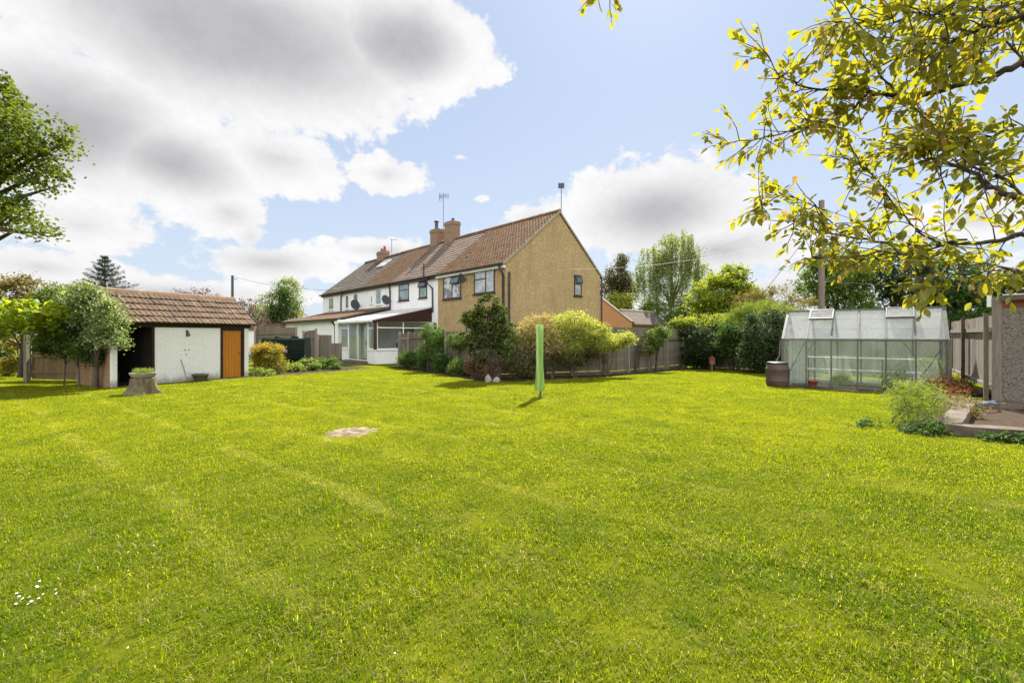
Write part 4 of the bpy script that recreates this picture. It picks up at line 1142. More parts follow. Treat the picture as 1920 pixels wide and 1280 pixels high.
for k_ in range(9):        # the rest of the crown, away to the right and above
    a_ = rg.uniform(-1.1, 1.5); e_ = Vector((math.cos(a_) * rg.uniform(.8, 1.7) + .25, math.sin(a_) * rg.uniform(.6, 1.3) - .2, rg.uniform(.5, 1.7)))
    mainb.append(([fork + e_ * t_ + Vector((0, 0, .25 * math.sin(3 * t_))) for t_ in (.12, .35, .6, .8, 1.0)], .035, .004))
mb.tube([(4.5, 2.85, -.2), (4.53, 2.82, .8), (4.47, 2.83, 1.7), fork], [.17, .13, .12, .10], 10, False)
for path, ra, rb in mainb:
    if (path[0] - fork).length < 2.6 and path[0].x / path[0].y > 1.10:
        p0 = fork + (path[0] - fork) * .5 + Vector((.1, 0, .15)); mb.tube([fork, p0, path[0]], [.06, .045, ra], 8, False)
    fine = []
    for i in range(len(path) - 1):
        for k in range(4):
            fine.append(path[i].lerp(path[i + 1], k / 3) + Vector(rg.normal(size=3)) * .008)
    fine.append(path[-1])
    mb.tube(fine, [.8 * (ra + (rb - ra) * (i / (len(fine) - 1))) for i in range(len(fine))], 7, False)
    path[:] = fine
def leaf6(base, d, nrm, l, w, rg):
    d = Vector(d).normalized(); nrm = Vector(nrm); nrm = (nrm - d * nrm.dot(d)).normalized(); s = d.cross(nrm)
    curl = rg.uniform(-.05, .18) * l
    def q(t, x, dz): return base + d * (l * t) + s * (w * x) + nrm * (dz - curl * t * t)
    f = .10 * w
    return [q(0, 0, 0), q(.22, .36, f), q(.5, .5, f * 1.3), q(.8, .30, f), q(1, 0, 0), q(.8, -.30, f), q(.5, -.5, f * 1.3), q(.22, -.36, f), q(.5, 0, 0)]
LV = []
sunside = Vector((0, 0, 1))
def spray(p, d, ln, nleaf):
    """a twig with leaves along it"""
    d = Vector(d).normalized(); q = [p]
    for k in range(3):
        d = (d + Vector(rg.normal(size=3)) * .15 + Vector((0, 0, -.04))).normalized(); q.append(q[-1] + d * ln / 3)
    mb.tube(q, [.0042, .0034, .0026, .0015], 4, False)
    for k in range(nleaf):
        t = .25 + .75 * (k + rg.random() * .5) / nleaf; i = min(2, int(t * 3)); b = q[i].lerp(q[i + 1], t * 3 - i)
        side = Vector(rg.normal(size=3)); ld = (d * .7 + side * .55 + Vector((0, 0, -.30))).normalized()
        nn = Vector((rg.normal() * .55, rg.normal() * .55, 1))
        l = rg.uniform(.040, .084) * (1.5 if rg.random() < .16 else 1)
        LV.extend(leaf6(b + ld * .015, ld, nn, l, l * rg.uniform(.42, .60), rg))
for bi, (path, ra, rb) in enumerate(mainb):
    n = len(path)
    for i in range(1, n):
        pxr = path[i].x / path[i].y
        thick = ra + (rb - ra) * i / n
        if rg.random() < (.45 if thick > .02 else .95):
            for _ in range(2 if thick < .014 else 1):
                dd_ = (path[i] - path[i - 1]).normalized() * .8 + Vector((rg.normal() * .5, rg.normal() * .45, rg.normal() * .75))
                spray(path[i], dd_, rg.uniform(.10, .34), int(rg.integers(5, 10)))
    spray(path[-1], path[-1] - path[-2], .22, 8)
build('branches', mb, M['bark_walnut'], wr)
build_np('foliage', np.array([tuple(v) for v in LV]), 9, LM['walnut'], wr, faces=[(0, 1, 8), (1, 2, 8), (2, 3, 8), (3, 4, 8), (4, 5, 8), (5, 6, 8), (6, 7, 8), (7, 0, 8)])

# ------------------------------------------------------------------ left side planting
tree('bush', 'tall olive-gold bush at the left edge behind the vine', 'bush', (-17.6, 16.2), [E(40, 560, 16.2, 50, 42, .9), E(-30, 590, 16, 60, 60, 1.0), E(75, 590, 16.5, 32, 35, .7)], 190, 60, .26, .11, .07, LM['goldbush'], 'bark_dark', .07, 2.0, 20, part='foliage', stems=3)
tree('bush', 'narrow yellow-leaved bush beside the pale post at far left', 'bush', (-18.3, 16.9), [E(32, 665, 16.9, 16, 32, .3), E(12, 690, 16.9, 16, 14, .3)], 60, 50, .17, .09, .06, LM['yellow'], 'bark_dark', .03, 1.0, 6, part='foliage', stems=2)
tree('shrub', 'small dark red shrub low behind the pale post', 'shrub', (-19.7, 18.4), [E(42, 690, 18.4, 20, 16, .35)], 40, 45, .2, .09, .06, LM['red'], 'bark_dark', .03, .5, 5, part='foliage', stems=2)
tree('hedge_bush', 'dark green bush mass at the far left edge', 'bush', (-22.5, 19.2), [E(-20, 650, 19, 40, 40, .8), E(-60, 610, 19, 60, 60, 1.0)], 90, 60, .3, .12, .08, LM['dark'], 'bark_dark', .05, 1.5, 8, part='foliage', stems=2)
tree('climbing_shrub', 'white-flecked variegated climber spilling over the left of the shed roof', 'climber', (-11.95, 12.85), [E(165, 575, 12.75, 42, 42, .5), E(205, 595, 12.45, 30, 38, .35), E(130, 560, 13.3, 34, 26, .5), E(185, 635, 12.5, 22, 18, .25), E(222, 640, 12.3, 9, 24, .12)], 230, 60, .18, .07, .045, LM['varieg'], 'bark_dark', .075, 1.4, 16, part='foliage', stems=1)
tree('shrub', 'green shrub between the vine and the variegated climber', 'shrub', (-13.3, 13.3), [E(110, 570, 13.6, 34, 32, .5), E(140, 615, 13.3, 30, 26, .4), E(95, 620, 13.5, 30, 25, .4), E(170, 650, 13.0, 30, 20, .35), E(140, 645, 13.3, 30, 22, .4)], 230, 60, .2, .08, .05, LM['mid'], 'bark_dark', .018, 1.2, 14, part='foliage', stems=1)
tree('ivy', 'ivy and added dark leaves filling in the shade beneath the variegated climber', 'ivy', (-12.6, 13.05), [E(150, 640, 13.3, 42, 26, .4), E(178, 660, 12.9, 20, 26, .3), E(110, 645, 13.8, 34, 18, .4)], 200, 55, .18, .08, .06, LM['dark'], 'bark_dark', .02, 1.0, 8, part='foliage', stems=1)  # some ivy, widened with dark leaves that stand for the climber's shade
# grape vine on a rail
vr = thing('grape_vine', 'bright yellow-green vine trailing along a rail at the left edge', 'vine', (-14.6, 12.2, 0))
mb = MB(); mb.tube([(-19, 12.6, 1.55), (-15.5, 12.45, 1.62), (-13.6, 12.3, 1.75), (-12.4, 12.2, 1.95)], [.02, .016, .012, .006], 6)
mb.tube([(-19, 12.6, -.1), (-19.05, 12.6, .8), (-19, 12.6, 1.55)], [.04, .03, .02], 6)
build('stem', mb, M['bark_dark'], vr)
cl = np.concatenate([np.stack([RNG.uniform(-18, -12.9, 150), RNG.normal(12.3, .22, 150), RNG.normal(1.92, .19, 150)], 1),
                     np.stack([RNG.uniform(-12.9, -12.2, 14), RNG.normal(12.2, .1, 14), RNG.normal(2.1, .08, 14)], 1)])
cl[:, 2] += (cl[:, 0] + 14) * .03
P = crown_points(cl, 18, .2)
build_np('foliage', leaves(P, .15, .14, .9), 4, LM['vine'], vr)
# pale post and fence behind
t = thing('post', 'pale upright timber post at the far left end of the fence', 'post', (-15.55, 14.35, 0))
mb = MB(); mb.box(Fr(-15.55, 14.35, (1, 0)), -.05, .05, -.05, .05, -.1, 1.55); mb.prism(Fr(-15.55, 14.35, (1, 0)), [(-.06, 1.55), (.06, 1.55), (0, 1.6)], -.06, .06)
build('upright', mb, M['post'], t)

def board_fence(label, A, Bp, top, bw=.125, gap=.006, mat='fence_grey', rails=(.35, 1.45), posts=3, cap=None, steps=None, zoff=0.0, pm='post', front=True, cat='fence', name='fence', posth=.04, bottom=.05):
    ax = Vector((Bp[0] - A[0], Bp[1] - A[1])); Lg = ax.length; u = (ax.x / Lg, ax.y / Lg)
    z0 = (gz(*A) + gz(*Bp)) / 2 + zoff
    F = Fr(A[0], A[1], u, (-u[1], u[0]), z0)
    root = thing(name, label, cat, ((A[0] + Bp[0]) / 2, (A[1] + Bp[1]) / 2, z0))
    mb = MB(); n = int(Lg / bw)
    for i in range(n):
        h = top(i / n) if callable(top) else top
        d = random.uniform(-.004, .004)
        mb.box(F, i * Lg / n + gap / 2, (i + 1) * Lg / n - gap / 2, .022 + d, .042 + d, bottom, h + random.uniform(-.008, .008))
    build('board_panel', mb, M[mat], root)
    for r in rails:
        mb = MB(); mb.box(F, 0, Lg, -.03, .015, r - .045, r + .045); build('rail', mb, M[mat], root)
    for k in range(posts):
        x = Lg * k / max(1, posts - 1); h = (top(min(.999, k / max(1, posts - 1))) if callable(top) else top) + posth
        mb = MB(); mb.box(F, x - .05, x + .05, -.10, -.031, -.2, h); build('post', mb, M[pm], root)
    return root, F
board_fence('low tan board fence under the vine, left of the shed', (-16.0, 14.9), (-13.4, 14.55), lambda f: 1.30 if f < .75 else 1.2, mat='fence_tan', rails=(.30, .82), posts=2)

# stump with its planter
c = Vector((-9.43, 11.45, 0))
t = thing('tree_stump', 'weathered tree stump with flared roots on the lawn by the shed', 'stump', c)
def flare(th, z):
    return 1 + max(0, (.22 - z)) * (.5 + 1.5 * max(0, math.sin(5 * th + 1)) + .7 * math.sin(3 * th)) + .06 * math.sin(7 * th + z * 5) + .06 * math.sin(13 * th + z * 4) + .035 * math.sin(29 * th + 2 * math.sin(9 * z))
mb = MB(); mb.lathe(c, [(.31, -.03), (.295, .04), (.28, .10), (.27, .18), (.262, .27), (.258, .36), (.25, .40)], 72, flare); build('bark', mb, M['stump'], t)
mb = MB(); mb.lathe(c + Vector((0, 0, .401)), [(.235, 0), (.12, .006)], 30, lambda th, z: 1 + .06 * math.sin(9 * th)); build('cut_top', mb, M['stump_top'], t)
p = c + Vector((0, 0, .41))
t = thing('planter', 'shallow stone bowl of grass standing on the stump', 'planter', p)
mb = MB(); mb.lathe(p, [(.18, 0), (.24, .035), (.275, .11), (.285, .13), (.26, .13), (.24, .10)], 26); build('bowl', mb, M['pot_grey'], t)
n = 500; a = RNG.uniform(0, 6.283, n); r = .22 * np.sqrt(RNG.random(n))
P = np.stack([p.x + r * np.cos(a), p.y + r * np.sin(a), p.z + .12 + RNG.uniform(.0, .11, n)], 1)
build_np('grass_tuft', leaves(P, .10, .012, -.2, dirs=np.tile([[0, 0, 2.2]], (n, 1))), 4, LM['weed'], t)

# ------------------------------------------------------------------ trees behind the shed
def spruce(label, base, h, r, name='spruce_tree'):
    base = (base[0], base[1], gz(*base)); root = thing(name, label, 'tree', base)
    mb = MB(); mb.tube([base, (base[0], base[1], base[2] + h)], [.14, .01], 7, False)
    P = []; Dd = []
    z = .12 * h
    while z < h * .99:
        f = 1 - z / h; R = r * (f ** .85) + .08
        nb = int(7 + 7 * f)
        a0 = random.random() * 6
        for k in range(nb):
            a = a0 + 6.283 * k / nb + random.uniform(-.25, .25); rr = R * random.uniform(.7, 1.12)
            up = .25 - .35 * f
            e = Vector((math.cos(a), math.sin(a), 0))
            pts_ = [Vector(base) + Vector((0, 0, z)) + e * rr * t + Vector((0, 0, rr * (up * t + .22 * t * t))) for t in (0, .35, .7, 1)]
            mb.tube(pts_, [.02, .014, .01, .004], 4, False)
            m = int(20 + 60 * rr)
            for _ in range(m):
                t = random.uniform(.12, 1.03); i = min(2, int(t * 3)); q = Vector(base) + Vector((0, 0, z)) + e * rr * t + Vector((0, 0, rr * (up * t + .22 * t * t)))
                w_ = .14 * rr * (1.1 - t) + .03
                q += Vector((random.gauss(0, w_), random.gauss(0, w_), random.gauss(-.04, .05))); P.append(q); Dd.append(tuple(e))
        z += .075 * h * (.5 + .5 * f)
    build('trunk', mb, M['bark_dark'], root)
    build_np('crown', leaves(np.array([tuple(q) for q in P]), .16, .035, .3, dirs=np.array(Dd)), 4, LM['spruce'], root)
spruce('dark pointed spruce rising behind the left end of the shed', (-25.0, 27.5), 6.55, 3.4)
tree('tree', 'thin purple-leaved tree above the shed ridge, left of the wooden pole', 'tree', (-21.5, 30), [E(350, 560, 30, 38, 16, .9), E(395, 552, 30, 24, 12, .7), E(372, 590, 30, 40, 25, 1.0)], 70, 40, .32, .14, .08, LM['purple'], 'bark_dark', .1, 3.2, 20)
tree('tree', 'thin purple-leaved tree right of the wooden pole', 'tree', (-18.6, 31), [E(455, 578, 31, 30, 22, .9), E(478, 595, 31, 24, 22, .8), E(440, 590, 31, 30, 20, .8)], 75, 40, .32, .14, .08, LM['purple'], 'bark_dark', .1, 2.8, 20)
tree('tree', 'light green tree with a wispy top between the shed and the houses', 'tree', (-21.5, 41), [E(525, 570, 41, 36, 26, 1.4), E(528, 597, 41, 42, 24, 1.4), E(538, 538, 41, 22, 16, .8)], 130, 50, .55, .20, .13, LM['birch'], 'bark_grey', .16, 5.4, 24)
tree('ivy_tree', 'dark green ivy-clad trunk in front of the light green tree', 'tree', (-20.6, 40), [E(520, 600, 40, 16, 34, .7), E(535, 565, 40, 9, 22, .5)], 60, 55, .4, .16, .12, LM['lush_shade'], 'bark_dark', .15, 4.2, 6, part='foliage')
tree('bush', 'pale green bush low behind the right end of the shed', 'bush', (-22.8, 44), [E(492, 598, 44, 34, 26, 1.2)], 70, 50, .5, .2, .13, LM['birch'], 'bark_grey', .1, 2.5, 8, part='foliage', stems=2)
# utility pole left
p = (-31.2, 50, gz(-31, 50))
t = thing('utility_pole', 'slim dark utility pole standing behind the shed roof', 'pole', p)
mb = MB(); mb.tube([p, (p[0], p[1], 8.15)], [.16, .13], 10); build('shaft', mb, M['dark_metal'], t)
mb = MB(); mb.tube([(p[0] - .1, p[1], 7.8), (p[0] + .5, p[1], 7.75), (p[0] + .55, p[1], 7.6)], .03, 6); build('bracket', mb, M['dark_metal'], t)
def wire(label, a, b, sag, r=.012, mat='wire', name='overhead_wire'):
    a, b = Vector(a), Vector(b); mb = MB()
    mb.tube([a.lerp(b, k / 16) - Vector((0, 0, sag * 4 * (k / 16) * (1 - k / 16))) for k in range(17)], r, 4)
    return tag(build(name, mb, M[mat], loc=a), label, 'wire')
wire('overhead wire running from the left pole to the terrace roof', (-31.0, 50, 8.0), H(21.5, -.2, 5.35), .35, .014)
wire('pale wire crossing in front of the dark skylight roof', H(23.5, -.35, 5.55), H(15.3, -.35, 5.45), .05, .014, 'wire_pale')

# ------------------------------------------------------------------ oil tank, golden bush, fences left of the house
TF = Fr(-10.85, 21.6, (.98, .2), (-.2, .98), gz(-10.85, 21.6))
t = thing('oil_tank', 'dark green plastic oil tank in front of the weathered fence', 'oil tank', TF(0, 0, 0))
mb = MB()
prof = [(-.58, .32), (-.66, .55), (-.66, .95), (-.52, 1.40), (-.40, 1.47), (.40, 1.47), (.52, 1.40), (.66, .95), (.66, .55), (.58, .32)]
mb.prism_a(TF, prof, -.92, .92)
for a in (-.93, -.31, .27, .90): mb.prism_a(TF, [(b * 1.03, .32 + (c - .32) * 1.02) for b, c in prof], a - .035, a + .035)
mb.box(TF, -.90, .90, -.69, -.667, .72, .78)
mb.lathe(TF(.35, 0, 1.47), [(.17, 0), (.17, .06), (.14, .09)], 18); mb.lathe(TF(-.45, 0, 1.47), [(.1, 0), (.1, .05), (.08, .08)], 14)
build('tank_body', mb, M['tank'], t)
mb = MB(); mb.box(TF, .02, .20, -.685, -.66, .80, .95); build('gauge_label', mb, M['grey_metal'], t)
mb = MB()
for a in (-.7, 0, .7): mb.box(TF, a - .11, a + .11, -.5, .5, -.1, .318)
build('block_base', mb, M['concrete'], t)
tree('bush', 'rounded golden bush with orange tips right of the shed', 'bush', (-9.75, 18.15), [E(502, 672, 18.1, 30, 22, .62), E(500, 660, 18.1, 24, 16, .5), E(510, 685, 18.0, 24, 16, .5)], 170, 70, .15, .06, .035, LM['golden'], 'bark_dark', .04, .6, 16, part='foliage', stems=3)
o = bpy.data.objects[-1] if False else None
gbush = [q for q in SC.objects if q.get('label', '').startswith('rounded golden')][0]
cl = clusters([E(501, 655, 18.0, 27, 11, .6)], 80, inner=.8); cl = cl[cl[:, 2] > 1.5 - (650 - 628) / 840 * 18 - .16]
build_np('orange_tips', leaves(crown_points(cl, 40, .10), .06, .03, .4), 4, LM['goldtip'], gbush)
board_fence('tall weathered board fence behind the oil tank', (-14.3, 25.0), (-12.15, 25.3), 2.1, posts=2, rails=(.4, 1.75))
board_fence('weathered board fence between the oil tank and the pale post', (-11.2, 24.1), (-10.55, 24.2), lambda f: 1.85 + .12 * f, posts=2, rails=(.4, 1.5))
board_fence('low stepped fence boards against the conservatory wall', (-10.45, 24.2), (-9.25, 24.35), lambda f: 1.66 if f < .52 else 1.22, posts=1, rails=(.4,))
# low planting
k = 0
for (px, py, D, rx, ry, lm, lab) in (
    (490, 700, 17.2, 20, 9, 'weed', 'low pale green plant at the right corner of the shed'),
    (548, 688, 19.4, 20, 9, 'weed', 'low yellow-green plant under the golden bush'),
    (578, 682, 20.2, 18, 10, 'weed', 'low leafy plant in front of the oil tank'),
    (612, 681, 20.9, 26, 12, 'fresh', 'bright green low plant beside the conservatory step')):
    b = at(px, py, D)
    tree('garden_plant', lab, 'plant', (b.x, b.y), [E(px, py, D, rx, ry, .35), E(px + 6, py + 4, D - .2, rx, ry * .8, .3)], 60, 40, .13, .10, .05, LM[lm], 'bark_dark', .012, .25, 8, part='foliage', stems=2, group='low plants along the left border')

# ------------------------------------------------------------------ gate and fence right of the conservatory
gx = Vector((FB[0] - FA[0], FB[1] - FA[1])).normalized(); gu = (gx.x, gx.y); gv = (-gx.y, gx.x)
gzz = gz(*FA)
GF = Fr(FA[0], FA[1], gu, gv, gzz)
t = thing('garden_gate', 'grey wooden garden gate with a diagonal brace beside the conservatory', 'gate', GF(.65, 0, 0))
mb = MB()
for k in range(8): mb.box(GF, .14 + k * .13, .265 + k * .13, .03, .05, .1, 1.72 + random.uniform(-.01, .01))
build('boards', mb, M['fence_grey'], t)
mb = MB(); mb.box(GF, .12, 1.2, -.01, .028, .32, .42); mb.box(GF, .12, 1.2, -.01, .028, 1.42, 1.52); mb.prism(GF, [(.14, 1.42), (.24, 1.42), (1.18, .42), (1.08, .42)], -.008, .026); build('brace', mb, M['post'], t)
for x in (.05, 1.27):
    mb = MB(); mb.box(GF, x - .06, x + .06, -.06, .06, -.2, 1.82); build('post', mb, M['post'], t)
eA = GF(1.36, 0, 0)
board_fence('weathered board fence running behind the green shrubs to the conifer', (eA[0], eA[1]), FB, 1.72, posts=5, rails=(.4, 1.45))
# fence C: lap panels with a taller upper strip
def lap_fence(label, A, Bp, npan, h1=1.32, h2=1.90):
    ax = Vector((Bp[0] - A[0], Bp[1] - A[1])); Lg = ax.length; u = (ax.x / Lg, ax.y / Lg)
    z0 = (gz(*A) + gz(*Bp)) / 2
    F = Fr(A[0], A[1], u, (-u[1], u[0]), z0)
    root = thing('fence', label, 'fence', ((A[0] + Bp[0]) / 2, (A[1] + Bp[1]) / 2, z0))
    pw = Lg / npan
    for i in range(npan):
        mb = MB(); a0, a1 = i * pw + .05, (i + 1) * pw - .05
        z = .16
        while z < h1 - .05:
            d = random.uniform(-.004, .004)
            mb.prism_a(F, [(.0 + d, z), (.012 + d, z), (.024 + d, z + .125), (.016 + d, z + .125)], a0, a1); z += .105
        for q in (.12, .5, .88):
            x = a0 + (a1 - a0) * q; mb.box(F, x - .02, x + .02, -.022, -.004, .15, h1)
        build('lap_panel', mb, M['fence_lap'], root)
        mb = MB(); n = int(pw / .12)
        for k in range(n):
            mb.box(F, a0 + (a1 - a0) * k / n + .003, a0 + (a1 - a0) * (k + 1) / n - .003, .03, .048, h1 - .03, h2 + random.uniform(-.012, .012))
        build('upper_boards', mb, M['fence_grey'], root)
    mb = MB(); mb.box(F, 0, Lg, -.035, .028, h1, h1 + .035); build('rail', mb, M['dark_timber'], root)
    mb = MB(); mb.box(F, 0, Lg, .004, .03, -.15, .14); build('gravel_board', mb, M['concrete'], root)
    for i in range(npan + 1):
        x = i * pw; mb = MB(); mb.box(F, x - .05, x + .05, -.09, .028, -.2, h1 + (.02 if i % 2 else .0)); build('post', mb, M['post'], root)
    return root
lap_fence('grey lap panel fence along the lawn behind the pale yellow shrubs', FB, FC, 3)
lap_fence('grey lap panel fence running right from the pale shrubs to the dark hedge', FC, FD, 4)

board_fence('added board fence half hidden behind the right hedge, darkening its base', (8.7, 22.4), (13.2, 19.2), 1.7, mat='fence_grey', posts=4)  # added so the hedge base reads dark instead of showing bright lawn
board_fence('weathered board fence behind the greenhouse', (13.2, 19.0), (14.05, 14.6), 1.65, mat='fence_grey', posts=3)
# shrubs along the fence
tree('conifer_shrub', 'dark dwarf conifer with clumped pads in front of the beige house', 'conifer', (-.72, 15.0),
     [E(916, 568, 15, 24, 20, .4), E(888, 598, 15, 24, 16, .4), E(948, 612, 15, 22, 16, .4), E(910, 600, 14.9, 36, 26, .5), E(888, 632, 14.9, 30, 20, .5), E(948, 640, 14.9, 30, 22, .5), E(938, 588, 15, 18, 16, .35), E(918, 628, 15.1, 42, 34, .5), E(920, 665, 15, 46, 22, .5)], 240, 120, .13, .075, .032, LM['conifer'], 'bark_dark', .07, 2.2, 26, part='foliage', zs=.6, inner=.55)
cshr = [q for q in SC.objects if q.get('label', '').startswith('dark dwarf conifer')][0]
cl = clusters([E(920, 680, 14.9, 48, 22, .6), E(900, 685, 14.9, 34, 18, .5)], 50)
build_np('dead_foliage', leaves(crown_points(cl, 60, .16), .08, .035, .4), 4, LM['rust'], cshr)
tree('shrub', 'buff-pink leaved shrub between the conifer and the green airer', 'shrub', (.9, 15.55), [E(1010, 610, 15.6, 34, 22, .5), E(985, 628, 15.5, 18, 24, .4), E(1025, 640, 15.5, 34, 22, .45)], 120, 65, .16, .065, .035, LM['pink'], 'bark_dark', .04, 1.2, 16, part='foliage', stems=4)
tree('shrub', 'pale yellow rounded shrub right of the green airer', 'shrub', (2.1, 16.1), [E(1075, 608, 16.1, 42, 24, .6), E(1105, 622, 16, 36, 24, .5), E(1070, 640, 16, 44, 22, .5), E(1120, 640, 16.1, 30, 16, .4)], 300, 65, .17, .065, .035, LM['spirea'], 'bark_dark', .025, 1.1, 20, part='foliage', stems=4)
tree('shrub', 'low arching yellow shrub spreading along the lap fence', 'shrub', (3.35, 16.7), [E(1148, 638, 16.6, 40, 14, .45), E(1125, 645, 16.5, 36, 16, .4), E(1175, 634, 16.7, 14, 10, .3)], 180, 65, .15, .065, .035, LM['spirea'], 'bark_dark', .022, .9, 14, part='foliage', stems=4)
tree('shrub', 'dark leafy shrub low beneath the pale yellow shrubs, extended with dark fill for the shadow on the fence', 'shrub', (1.4, 15.7), [E(1000, 680, 15.5, 36, 24, .4), E(1060, 672, 15.9, 36, 18, .35), E(970, 690, 15.3, 24, 18, .35), E(1090, 668, 16.2, 34, 16, .35)], 170, 55, .17, .07, .04, LM['bronze'], 'bark_dark', .03, .7, 10, part='foliage', stems=3)  # shrub extended with dark fill standing in for shadow on the fence
tree('climbing_shrub', 'leafy climber trained up the fence near the dark hedge', 'climber', (6.1, 19.5), [E(1232, 628, 19.4, 20, 18, .3), E(1226, 650, 19.4, 18, 14, .25), E(1250, 625, 19.6, 12, 10, .25)], 90, 50, .16, .07, .04, LM['mid'], 'bark_dark', .035, 1.3, 14, part='foliage', stems=3)
tree('climbing_shrub', 'thin dark climber with bare stems left of the leafy one', 'climber', (5.35, 18.9), [E(1205, 650, 18.8, 9, 22, .15)], 26, 30, .15, .06, .035, LM['bronze'], 'bark_dark', .03, 1.1, 10, part='foliage', stems=3)
tree('shrub', 'fresh green shrub against the wall beside the garden gate', 'shrub', (-3.55, 19.6), [E(812, 630, 19.4, 22, 24, .45), E(806, 655, 19.3, 26, 22, .45)], 120, 60, .17, .07, .035, LM['fresh'], 'bark_dark', .04, 1.0, 12, part='foliage', stems=3)
tree('shrub', 'small bright bush left of the dwarf conifer', 'shrub', (-2.35, 18.0), [E(855, 640, 18, 16, 15, .3)], 50, 50, .14, .07, .035, LM['fresh'], 'bark_dark', .03, .9, 8, part='foliage', stems=2)
for (px, D, r, ry, lm, lab) in ((770, 21.0, 20, 15, 'lush_shade', 'leafy green border plant below the garden gate'), (800, 20.0, 20, 14, 'lush_shade', 'leafy green border plant left of the gap in the border'),
                             (828, 18.6, 18, 18, 'lush_shade', 'dark green border plant under the fresh green shrub'), (862, 17.0, 22, 13, 'fresh', 'low green border plant at the left foot of the conifer'), (760, 22.2, 10, 10, 'fresh', 'small green plant at the conservatory corner')):
    py = 628 + (1.5 - .1) * 840 / D - ry * .7
    b = at(px, py, D)
    tree('border_plant', lab, 'plant', (b.x, b.y), [E(px, py, D, r, ry, .4)], 70, 45, .16, .13, .025, LM[lm], 'bark_dark', .012, .4, 6, part='foliage', stems=2, up=.1, group='green plants along the gate border')

# pale stones under the conifer
def rock(label, c, r, h, seed):
    rg_ = np.random.default_rng(seed); mb = MB(); ph = rg_.uniform(0, 6, 4)
    mb.lathe(c, [(r * .9, -.03), (r, h * .25), (r * .85, h * .55), (r * .55, h * .85), (r * .15, h)], 9, lambda t, z: 1 + .3 * math.sin(2 * t + ph[0]) + .22 * math.sin(3 * t + ph[1] + z * 14))
    return tag(build('garden_stone', mb, M['white_stone'], loc=c), label, 'stone', 'pale stones under the conifer')
b = at(916, 709, 14.6); rock('pointed pale stone in front of the dwarf conifer', (b.x, 14.45, gz(b.x, 14.45)), .09, .24, 3)
b = at(927, 709, 14.5); rock('rounded pale stone right of the pointed one under the conifer', (b.x + .07, 14.4, gz(b.x, 14.4)), .10, .17, 8)

# ------------------------------------------------------------------ covered rotary airer
A0 = Vector((.68, 10.75, 0))
t = thing('rotary_airer', 'closed rotary clothes airer in a lime green cover on the lawn', 'clothes airer', A0)
mb = MB(); mb.tube([A0 - Vector((0, 0, .1)), A0 + Vector((0, 0, 1.70))], .022, 10); build('pole', mb, M['dark_metal'], t)
mb = MB()
def fold(th, z): return 1 + .16 * math.sin(7 * th + .8 * z) + .09 * math.sin(12 * th + 2.2 * z) + .04 * math.sin(5 * z + th)
mb.lathe(A0 + Vector((-.02, 0, .17)), [(.090, 0), (.104, .04), (.090, .25), (.076, .7), (.079, 1.2), (.088, 1.52), (.084, 1.58), (.06, 1.585), (.02, 1.58)], 40, fold); build('cover', mb, M['cover'], t)
mb = MB(); mb.lathe(A0, [(.05, -.02), (.05, .03), (.03, .05)], 14); build('ground_socket', mb, M['dark_metal'], t)

# ------------------------------------------------------------------ trees and hedge on the right
tree('tree', 'bronze-green tree left of the weeping birch, beyond the beige gable', 'tree', (10.6, 45), [E(1160, 520, 45, 24, 24, 1.5), E(1145, 545, 45, 24, 28, 1.5), E(1175, 555, 45, 24, 35, 1.4), E(1167, 495, 45, 10, 16, .7)], 200, 50, .5, .2, .13, LM['bronze'], 'bark_dark', .2, 6, 26)
tree('birch_tree', 'tall weeping birch with pale foliage beyond the fence', 'tree', (14.0, 40), [E(1265, 462, 40, 40, 32, 1.9), E(1222, 482, 40, 32, 22, 1.6), E(1304, 482, 40, 26, 24, 1.4), E(1212, 510, 40, 24, 22, 1.2), E(1318, 508, 40, 16, 20, .9), E(1262, 510, 40, 52, 34, 2.0), E(1275, 442, 40, 24, 14, 1.2), E(1240, 560, 40, 44, 22, 1.6), E(1300, 560, 40, 28, 20, 1.2)], 520, 60, .42, .17, .085, LM['birch'], 'bark_grey', .15, 8.2, 24, hang=2.9, droop=1.2, inner=.6)
tree('tree', 'yellow-green maple right of the birch', 'tree', (15.2, 32), [E(1355, 545, 32, 52, 30, 1.7), E(1375, 520, 32, 22, 24, .9), E(1320, 565, 32, 32, 20, 1.2), E(1400, 560, 32, 30, 25, 1.2), E(1350, 590, 32, 55, 22, 1.6)], 260, 55, .42, .19, .15, LM['lime'], 'bark_dark', .18, 4, 26)
tree('bush', 'pale bush glimpsed between the beige gable and the outbuilding roof', 'bush', (10.2, 43), [E(1160, 565, 43, 26, 14, 1.2), E(1140, 575, 43, 20, 14, 1.0)], 70, 50, .45, .18, .13, LM['spirea'], 'bark_dark', .1, 3, 8, part='foliage')
tree('bush', 'green bush below the birch behind the outbuilding roof', 'bush', (14.6, 38), [E(1230, 590, 38, 36, 24, 1.2), E(1290, 600, 36, 36, 26, 1.2)], 110, 55, .45, .17, .12, LM['mid'], 'bark_dark', .1, 2.5, 10, part='foliage')
tree('hedge_shrub', 'golden-topped dark shrub where the fence ends', 'shrub', (9.5, 22.2), [E(1300, 622, 22, 42, 24, .8), E(1330, 615, 22.3, 34, 24, .8), E(1310, 655, 22, 40, 34, .8), E(1320, 675, 22, 60, 16, .7), E(1268, 612, 22, 14, 10, .4)], 230, 55, .24, .10, .07, LM['dark'], 'bark_dark', .06, 1.6, 18, part='foliage', stems=3)
hs = [q for q in SC.objects if q.get('label', '').startswith('golden-topped')][0]
cl = clusters([E(1300, 606, 22, 44, 10, .7), E(1345, 600, 22.4, 34, 10, .7), E(1270, 608, 21.9, 16, 8, .4)], 90, inner=.6)
build_np('golden_top', leaves(crown_points(cl, 40, .2), .11, .08, .5), 4, LM['lime'], hs)
